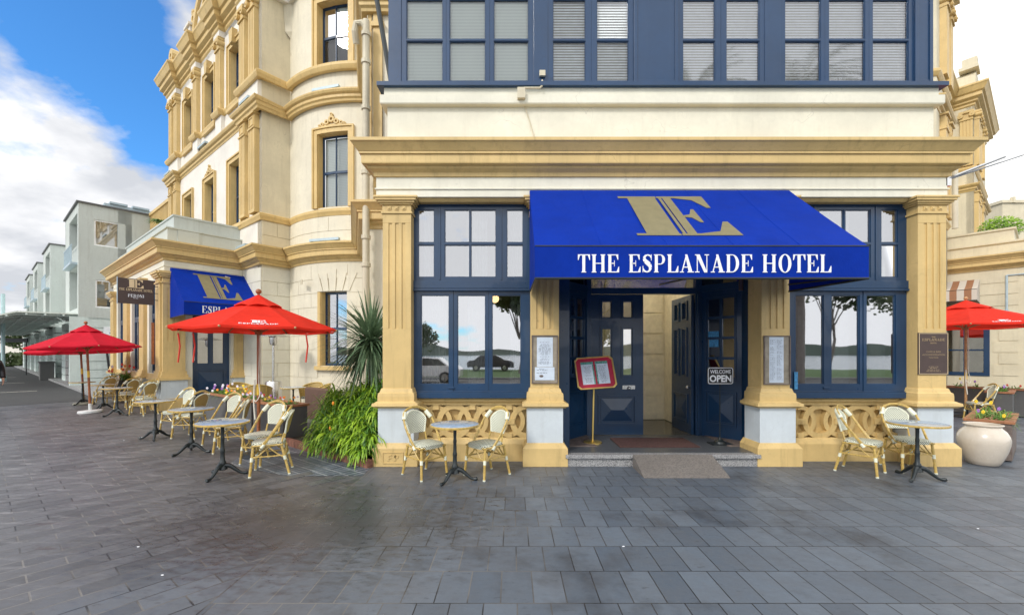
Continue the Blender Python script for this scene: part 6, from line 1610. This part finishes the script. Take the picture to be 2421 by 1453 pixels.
# ---- passer-by at the left edge, only the arm enters the picture
def person(x, y, rz):
    r = empty('person', (0,0,0), 'person in a black padded jacket walking in at the left edge of the picture', 'person')
    J = {'pel':(0,0,.95,.13,.11),'sp':(0,.0,1.12,.125,.10),'ch':(0,-.01,1.32,.15,.11),'nk':(0,-.01,1.50,.055,.055),'hd':(0,-.03,1.62,.085,.10),'tp':(0,-.03,1.73,.07,.085),
         'lh':(.09,0,.90,.085,.085),'lk':(.10,-.10,.50,.055,.06),'la':(.10,-.02,.09,.04,.045),'lt':(.10,-.17,.04,.035,.028),
         'rh':(-.09,0,.90,.085,.085),'rk':(-.10,.03,.50,.055,.06),'ra':(-.10,.20,.11,.04,.045),'rt':(-.10,.08,.035,.035,.028),
         'ls':(.19,-.01,1.41,.065,.06),'le':(.25,.03,1.14,.048,.048),'lw':(.25,-.09,.92,.032,.030),
         'rs':(-.19,-.01,1.41,.065,.06),'re':(-.25,.06,1.14,.048,.048),'rw':(-.25,.01,.90,.032,.030)}
    E = [('pel','sp'),('sp','ch'),('ch','nk'),('nk','hd'),('hd','tp'),('pel','lh'),('lh','lk'),('lk','la'),('la','lt'),('pel','rh'),('rh','rk'),('rk','ra'),('ra','rt'),('ch','ls'),('ls','le'),('le','lw'),('ch','rs'),('rs','re'),('re','rw')]
    for s, w in ((1,'lw'),(-1,'rw')):                                  # hands: palm and five separate digits
        wx, wy, wz = J[w][:3]
        J[w+'p'] = (wx, wy-.01, wz-.06, .024, .034); E.append((w, w+'p'))
        for k, (dy, ln) in enumerate(((-.030,.065),(-.011,.078),(.010,.072),(.029,.056))):
            J[w+'f%da' % k] = (wx, wy-.01+dy, wz-.10, .009, .009); J[w+'f%db' % k] = (wx-s*.006, wy-.012+dy, wz-.10-ln*.5, .008, .008); J[w+'f%dc' % k] = (wx-s*.022, wy-.012+dy, wz-.10-ln, .006, .006)
            E += [(w+'p', w+'f%da' % k), (w+'f%da' % k, w+'f%db' % k), (w+'f%db' % k, w+'f%dc' % k)]
        J[w+'ta'] = (wx-s*.006, wy-.045, wz-.06, .010, .010); J[w+'tb'] = (wx-s*.016, wy-.058, wz-.095, .008, .008); E += [(w+'p', w+'ta'), (w+'ta', w+'tb')]
    def skin(sel, edges, name, mat, par, grow=0):
        idx = {k: i for i, k in enumerate(sel)}
        me = bpy.data.meshes.new(name); me.from_pydata([J[k][:3] for k in sel], [(idx[a], idx[b]) for a, b in edges], [])
        o = bpy.data.objects.new(name, me); COL.objects.link(o); o.parent = par
        md = o.modifiers.new('s', 'SKIN'); 
        if not me.skin_vertices: me.skin_vertices.new()
        for k, i in idx.items(): me.skin_vertices[0].data[i].radius = (J[k][3]+grow, J[k][4]+grow)
        me.skin_vertices[0].data[idx[sel[0]]].use_root = True
        sb = o.modifiers.new('ss', 'SUBSURF'); sb.levels = sb.render_levels = 2
        me.materials.append(MATS[mat]); md.use_smooth_shade = True
        return o
    body = skin(list(J), E, 'body', 'skin', r)
    js = ['sp','ch','ls','le','rs','re','pel']; J['lwj'] = (*[a*.93+b*.07 for a, b in zip(J['lw'][:3], J['le'][:3])], .036, .036); J['rwj'] = (*[a*.93+b*.07 for a, b in zip(J['rw'][:3], J['re'][:3])], .036, .036); J['nkj'] = (0,-.01,1.47,.075,.075)
    skin(['pel','sp','ch','nkj','ls','le','lwj','rs','re','rwj'], [('pel','sp'),('sp','ch'),('ch','nkj'),('ch','ls'),('ls','le'),('le','lwj'),('ch','rs'),('rs','re'),('re','rwj')], 'jacket', 'puffer', body, .028)
    skin(['pel','lh','lk','la','rh','rk','ra'], [('pel','lh'),('lh','lk'),('lk','la'),('pel','rh'),('rh','rk'),('rk','ra')], 'trousers', 'trousers', body, .014)
    m = MB()
    for (sx, ex) in (('ls','le'),('le','lwj'),('rs','re'),('re','rwj')):
        A, B = Vector(J[sx][:3]), Vector(J[ex][:3])
        for k in range(1, 6): p = A.lerp(B, k/6); rr = .078 if sx in ('ls','rs') else .066; m.tube([p-(B-A).normalized()*.014, p, p+(B-A).normalized()*.014], [rr*.8, rr, rr*.8], 12)
    m.build('sleeve_quilting', 'puffer', body, smooth=True)
    m = MB(); m.sphere((0,-.01,1.665), .105, 14, 9, (.92,1.05,1)); m.v = [v if v[1] > -.06 or v[2] > 1.70 else (v[0], -.06, v[2]) for v in m.v]; m.build('hair', 'hair', body, smooth=True)
    m = MB()
    for s in (-1,1): m.sphere((s*.032,-.118,1.635), .012, 8, 6); 
    m.build('eye', 'white_print', body, smooth=True)
    m = MB(); m.add([(-.013,-.115,1.60),(.013,-.115,1.60),(0,-.145,1.60),(0,-.118,1.645)], [(0,1,2),(0,2,3),(1,3,2)]); m.box(-.022,.022,.114,.120,1.572,1.580,PW); m.build('nose_and_mouth', 'skin', body)
    for s in (-1,1): k = MB(); k.sphere((s*.092,-.02,1.625), .024, 8, 6, (.35,.7,1.1)); k.build('ear', 'skin', body, smooth=True)
    m = MB()
    for s, yy in ((1,-.10),(-1,.13)): m.sphere((s*.10, yy, .045), .055, 10, 6, (.75,2.1,.8))
    m.build('shoe', 'rubber', body, smooth=True)
    put(r, x, y, rz)
person(-15.12, 12.6, R(60))

# ================================================================== GROUND
far = 260
slab('ground', [(-far,-far),(far,-far),(far,far),(-far,far)], -.012, 'asphalt')
slab('pavement', [(-40,-5),(40,-5),(40,60),(-60,60),(-60,30)], 0.0, 'paving')
pa = Vector((-16.2, 13.8)); b0 = pa-dR*14; b1 = pa+dR*2.3
slab('car_park', [tuple(b0), tuple(b1), tuple(b1+dL*60), tuple(b0+dL*60+Vector((-30,0)))], .004, 'asphalt')
for i, t in enumerate((7.2, 15.5, 24, 32, 40)):
    o = pa+dL*t; mm = LM(o-dR*12, dR, nR); m = MB(); m.add([mm(0,-.06,.008),mm(13.2,-.06,.008),mm(13.2,.06,.008),mm(0,.06,.008)], [(0,1,2,3)]); o = m.build('parking_line', 'pinkcream'); o['kind'] = 'structure'
m = MB(); mm = LM(b1+Vector((0,0)), dL, (-dR.x,-dR.y)); m.box(.5,60,-1.4,0,0,.10,mm); o = m.build('kerb', 'granite'); o['kind'] = 'structure'

# across the road behind the viewer: verge, cars, trees and the harbour that the windows mirror
slab('road', [(-60,-14),(60,-14),(60,-5.2),(-60,-5.2)], .002, 'asphalt')
m = MB(); m.box(-60,60,4.95,5.15,-.01,.02,PW); m.box(-60,60,14.0,14.2,-.01,.12,PW); o = m.build('kerb', 'granite'); o['kind'] = 'structure'
slab('verge', [(-60,-30),(60,-30),(60,-14.2),(-60,-14.2)], .006, 'grass')
slab('harbour', [(-far,-far),(far,-far),(far,-30),(-far,-30)], .01, 'sea')
m = MB(); vs = []; n = 60
for i in range(n+1):
    x = -240+480*i/n; h = 4.5+2.2*sin(i*.37)+1.5*sin(i*1.1+1); vs += [(x,-240,0),(x,-250,h)]
m.add(vs, [(2*i,2*i+2,2*i+3,2*i+1) for i in range(n)]); o = m.build('far_shore_hills', 'hill'); o['kind'] = 'structure'
def car(x, y, rz, mat, label):
    r = empty('parked_car', (0,0,0), label, 'car', 'cars across the road mirrored in the windows')
    side = [(-2.1,.35),(-2.15,.75),(-1.95,.95),(-1.5,1.02),(-.95,1.42),(.55,1.46),(1.35,1.05),(1.95,.92),(2.15,.70),(2.15,.35)]
    m = MB(); P = lambda a, b, z: (a, b*(1-.12*max(0,(z-.9)/.55)), z); m.prism(side, P, -.85, .85); m.build('body', mat, r, bevel=.06)
    m = MB(); m.prism([(-1.38,1.02),(-.9,1.36),(-.05,1.40),(-.05,1.02)], P, -.862, .862); m.prism([(.02,1.02),(.02,1.40),(.5,1.39),(1.12,1.02)], P, -.862, .862); m.build('window', 'car_glass', r)
    for a in (-1.32, 1.32):
        for b in (-.80, .80):
            k = MB(); k.tube([(a,b-.11,.32),(a,b+.11,.32)], .32, 20); w = k.build('wheel', 'rubber', r, smooth=True)
            k = MB(); k.tube([(a,b-.12,.32),(a,b+.12,.32)], .20, 10); k.build('rim', 'steel', w)
    for b in (-.62,.62): k = MB(); k.box(2.1,2.17,b-.16,b+.16,.68,.82); k.build('headlight', 'white_print', r)
    put(r, x, y, rz)
car(-5.0, -11.2, R(180), 'car_white', 'white hatchback mirrored in the lower left pane of the left front window')
car(-2.0, -27, R(0), 'car_dark', 'dark car on the far verge mirrored in the middle pane of the left front window')
car(3.4, -27.3, R(5), 'car_white', 'white car on the far verge mirrored in the right pane of the left front window')
car(14.5, -26.5, R(0), 'car_red', 'red car on the far verge mirrored in the right front window')
tree('waterfront_tree', .6, -22, 8, 2.6, 'broad tree on the waterfront mirrored in the left front window', seed=11, n=2600, ls=.35, group='waterfront trees mirrored in the glass')
for i_, (tx_, ty_, th_, tr_) in enumerate(((-9,-27,4.5,2.2),(9,-28,5,2.6),(17,-27,4,2.0),(34,-24,8,3.4),(-19,-26,5,2.4))): tree('waterfront_tree', tx_, ty_, th_, tr_, ('low tree behind the white hatchback','low tree left of the red car','tree between the red and white cars','tallest tree at the right end of the verge','low tree at the left end of the verge')[i_]+', mirrored in the lower windows', seed=40+i_, n=900, ls=.3, group='waterfront trees mirrored in the glass')
tree('waterfront_tree', 24.5, -20, 9, 3.6, 'leafy waterfront tree mirrored in the right front window', seed=12, n=2600, ls=.35, group='waterfront trees mirrored in the glass')
def palm(x, y, h, label, seed):
    q = random.Random(seed); r = empty('palm_tree', (x,y,0), label, 'tree', 'palms mirrored in the upper windows')
    m = MB(); m.tube([(x,y,0),(x+.1,y,h*.5),(x,y,h)], [.30,.24,.22], 10); m.build('trunk', 'wood_grey', r)
    m = MB()
    for i in range(44):
        t = q.uniform(0,2*pi); e = q.uniform(-.9,1.3); d = Vector((cos(t)*cos(e),sin(t)*cos(e),sin(e))); p = Vector((x,y,h)); sd = d.cross(Vector((0,0,1))).normalized()
        for k in range(44):
            d = (d+Vector((q.gauss(0,.01),q.gauss(0,.01),-.028))).normalized(); p = p+d*.052
            for s in (-1,1): m.add([p, p+d*.022, p+sd*s*.34*(1-abs(k/44-.4))*q.uniform(.7,1.1)+d*q.uniform(.10,.22)-Vector((0,0,q.uniform(.03,.16)))], [(0,1,2)])
    m.build('crown', 'leaf_palm', r, recalc=False)
car(-9.5, -27.2, R(3), 'car_white', 'white car near the left end of the parked row mirrored in the left front window')
car(8.2, -27, R(0), 'car_dark', 'dark car in the middle of the parked row mirrored in the right front window')
car(21, -27, R(0), 'car_white', 'white car toward the right of the parked row mirrored in the right front window')
palm(11.9, -4.6, 12.6, 'tall palm mirrored in the right hand upper windows', 1); palm(7.4, -4.8, 12.2, 'second palm mirrored beside it in the upper windows', 2)

# ================================================================== SKY, SUN, CAMERA
w = bpy.data.worlds.new('World'); S.world = w; w.use_nodes = True; nt = w.node_tree; nt.nodes.clear()
out = nt.nodes.new('ShaderNodeOutputWorld'); bg = nt.nodes.new('ShaderNodeBackground'); bg.inputs[1].default_value = SKYS = .12
SUN_EL, SUN_AZ = R(38), R(218)
sky = N(nt, 'ShaderNodeTexSky', sky_type='NISHITA'); sky.sun_disc = False; sky.sun_elevation = SUN_EL; sky.sun_rotation = SUN_AZ; sky.ozone_density = 3.0; sky.dust_density = .4
tc = N(nt, 'ShaderNodeTexCoord'); sp = N(nt, 'ShaderNodeSeparateXYZ'); L(nt, tc.outputs['Generated'], sp.inputs[0])
zz = math2(nt, 'ADD', math2(nt, 'MAXIMUM', sp.outputs[2], 0.0), .30)
cb = N(nt, 'ShaderNodeCombineXYZ'); L(nt, math2(nt, 'DIVIDE', sp.outputs[0], zz), cb.inputs[0]); L(nt, math2(nt, 'DIVIDE', sp.outputs[1], zz), cb.inputs[1])
n1 = N(nt, 'ShaderNodeTexNoise'); mpn = N(nt, 'ShaderNodeMapping'); L(nt, cb.outputs[0], mpn.inputs[0]); mpn.inputs['Location'].default_value = (1.3, .4, 0); L(nt, mpn.outputs[0], n1.inputs['Vector']); n1.inputs['Scale'].default_value = 1.5; n1.inputs['Detail'].default_value = 9; n1.inputs['Roughness'].default_value = .58
def lobe(d, a, b):
    v = Vector(d).normalized(); dp = N(nt, 'ShaderNodeVectorMath', op='DOT_PRODUCT'); L(nt, tc.outputs['Generated'], dp.inputs[0]); dp.inputs[1].default_value = v
    return ramp(nt, dp.outputs['Value'], a, b)
gap = lobe((-1.02,1,.80), .9935, .9997)
for d_ in ((-.93,1,.71), (-.86,1,.62), (-.79,1,.56)): gap = math2(nt, 'MAXIMUM', gap, lobe(d_, .9925, .9997))
gap2 = math2(nt, 'MULTIPLY', lobe((.68,-1,.75), .90, .985), .7)
m_ = math2(nt, 'ADD', math2(nt, 'MULTIPLY', math2(nt, 'SUBTRACT', n1.outputs['Fac'], .5), 1.9), .66)
m_ = math2(nt, 'SUBTRACT', m_, math2(nt, 'MULTIPLY', math2(nt, 'MAXIMUM', gap, gap2), .40))
m_ = math2(nt, 'ADD', m_, ramp(nt, sp.outputs[0], -.1, .4, 0, .5))
mask = ramp(nt, m_, .36, .56)
n2 = N(nt, 'ShaderNodeTexNoise'); L(nt, cb.outputs[0], n2.inputs['Vector']); n2.inputs['Scale'].default_value = 3.4; n2.inputs['Detail'].default_value = 7
shade = ramp(nt, n2.outputs['Fac'], .38, .60)
K = 1/SKYS
ccol = mixc(nt, shade, tuple(x*K for x in (.52,.54,.58)), tuple(x*K for x in (.86,.86,.87)))
right = ramp(nt, sp.outputs[0], -.35, .35)
ccol = mixc(nt, right, ccol, tuple(x*K for x in (1.15,1.15,1.12)))
skyc = mixc(nt, 1.0, sky.outputs[0], (.55,1.15,1.60), 'MULTIPLY')
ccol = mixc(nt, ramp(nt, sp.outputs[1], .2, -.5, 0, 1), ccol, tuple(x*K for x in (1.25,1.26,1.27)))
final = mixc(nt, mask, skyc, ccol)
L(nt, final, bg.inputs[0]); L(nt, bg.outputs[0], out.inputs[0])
sun = bpy.data.lights.new('sun', 'SUN'); sun.energy = 1.5; sun.angle = R(10); sun.color = (1,.95,.88)
so = bpy.data.objects.new('sun', sun); COL.objects.link(so)
sd = Vector((sin(SUN_AZ)*cos(SUN_EL), cos(SUN_AZ)*cos(SUN_EL), sin(SUN_EL)))
so.rotation_euler = sd.to_track_quat('Z', 'Y').to_euler(); so.location = (-10,-10,20)
cam = bpy.data.cameras.new('camera'); co = bpy.data.objects.new('camera', cam); COL.objects.link(co)
co.location = (0,0,H); co.rotation_euler = (R(90),0,0); cam.sensor_width = 36; cam.lens = F/2421*36; cam.shift_y = (VC-726.5)/2421; cam.clip_end = 1000; cam.clip_start = .05
S.camera = co
S.view_settings.view_transform = 'Standard'; S.view_settings.look = 'None'; S.view_settings.gamma = 1; S.view_settings.exposure = .40
S.render.engine = 'CYCLES'; S.cycles.max_bounces = 8; S.cycles.transparent_max_bounces = 12; S.cycles.use_denoising = True
for o in list(bpy.data.objects):
    if o.type == 'MESH' and o.parent is None and 'label' not in o and 'kind' not in o: print('UNLABELLED', o.name)
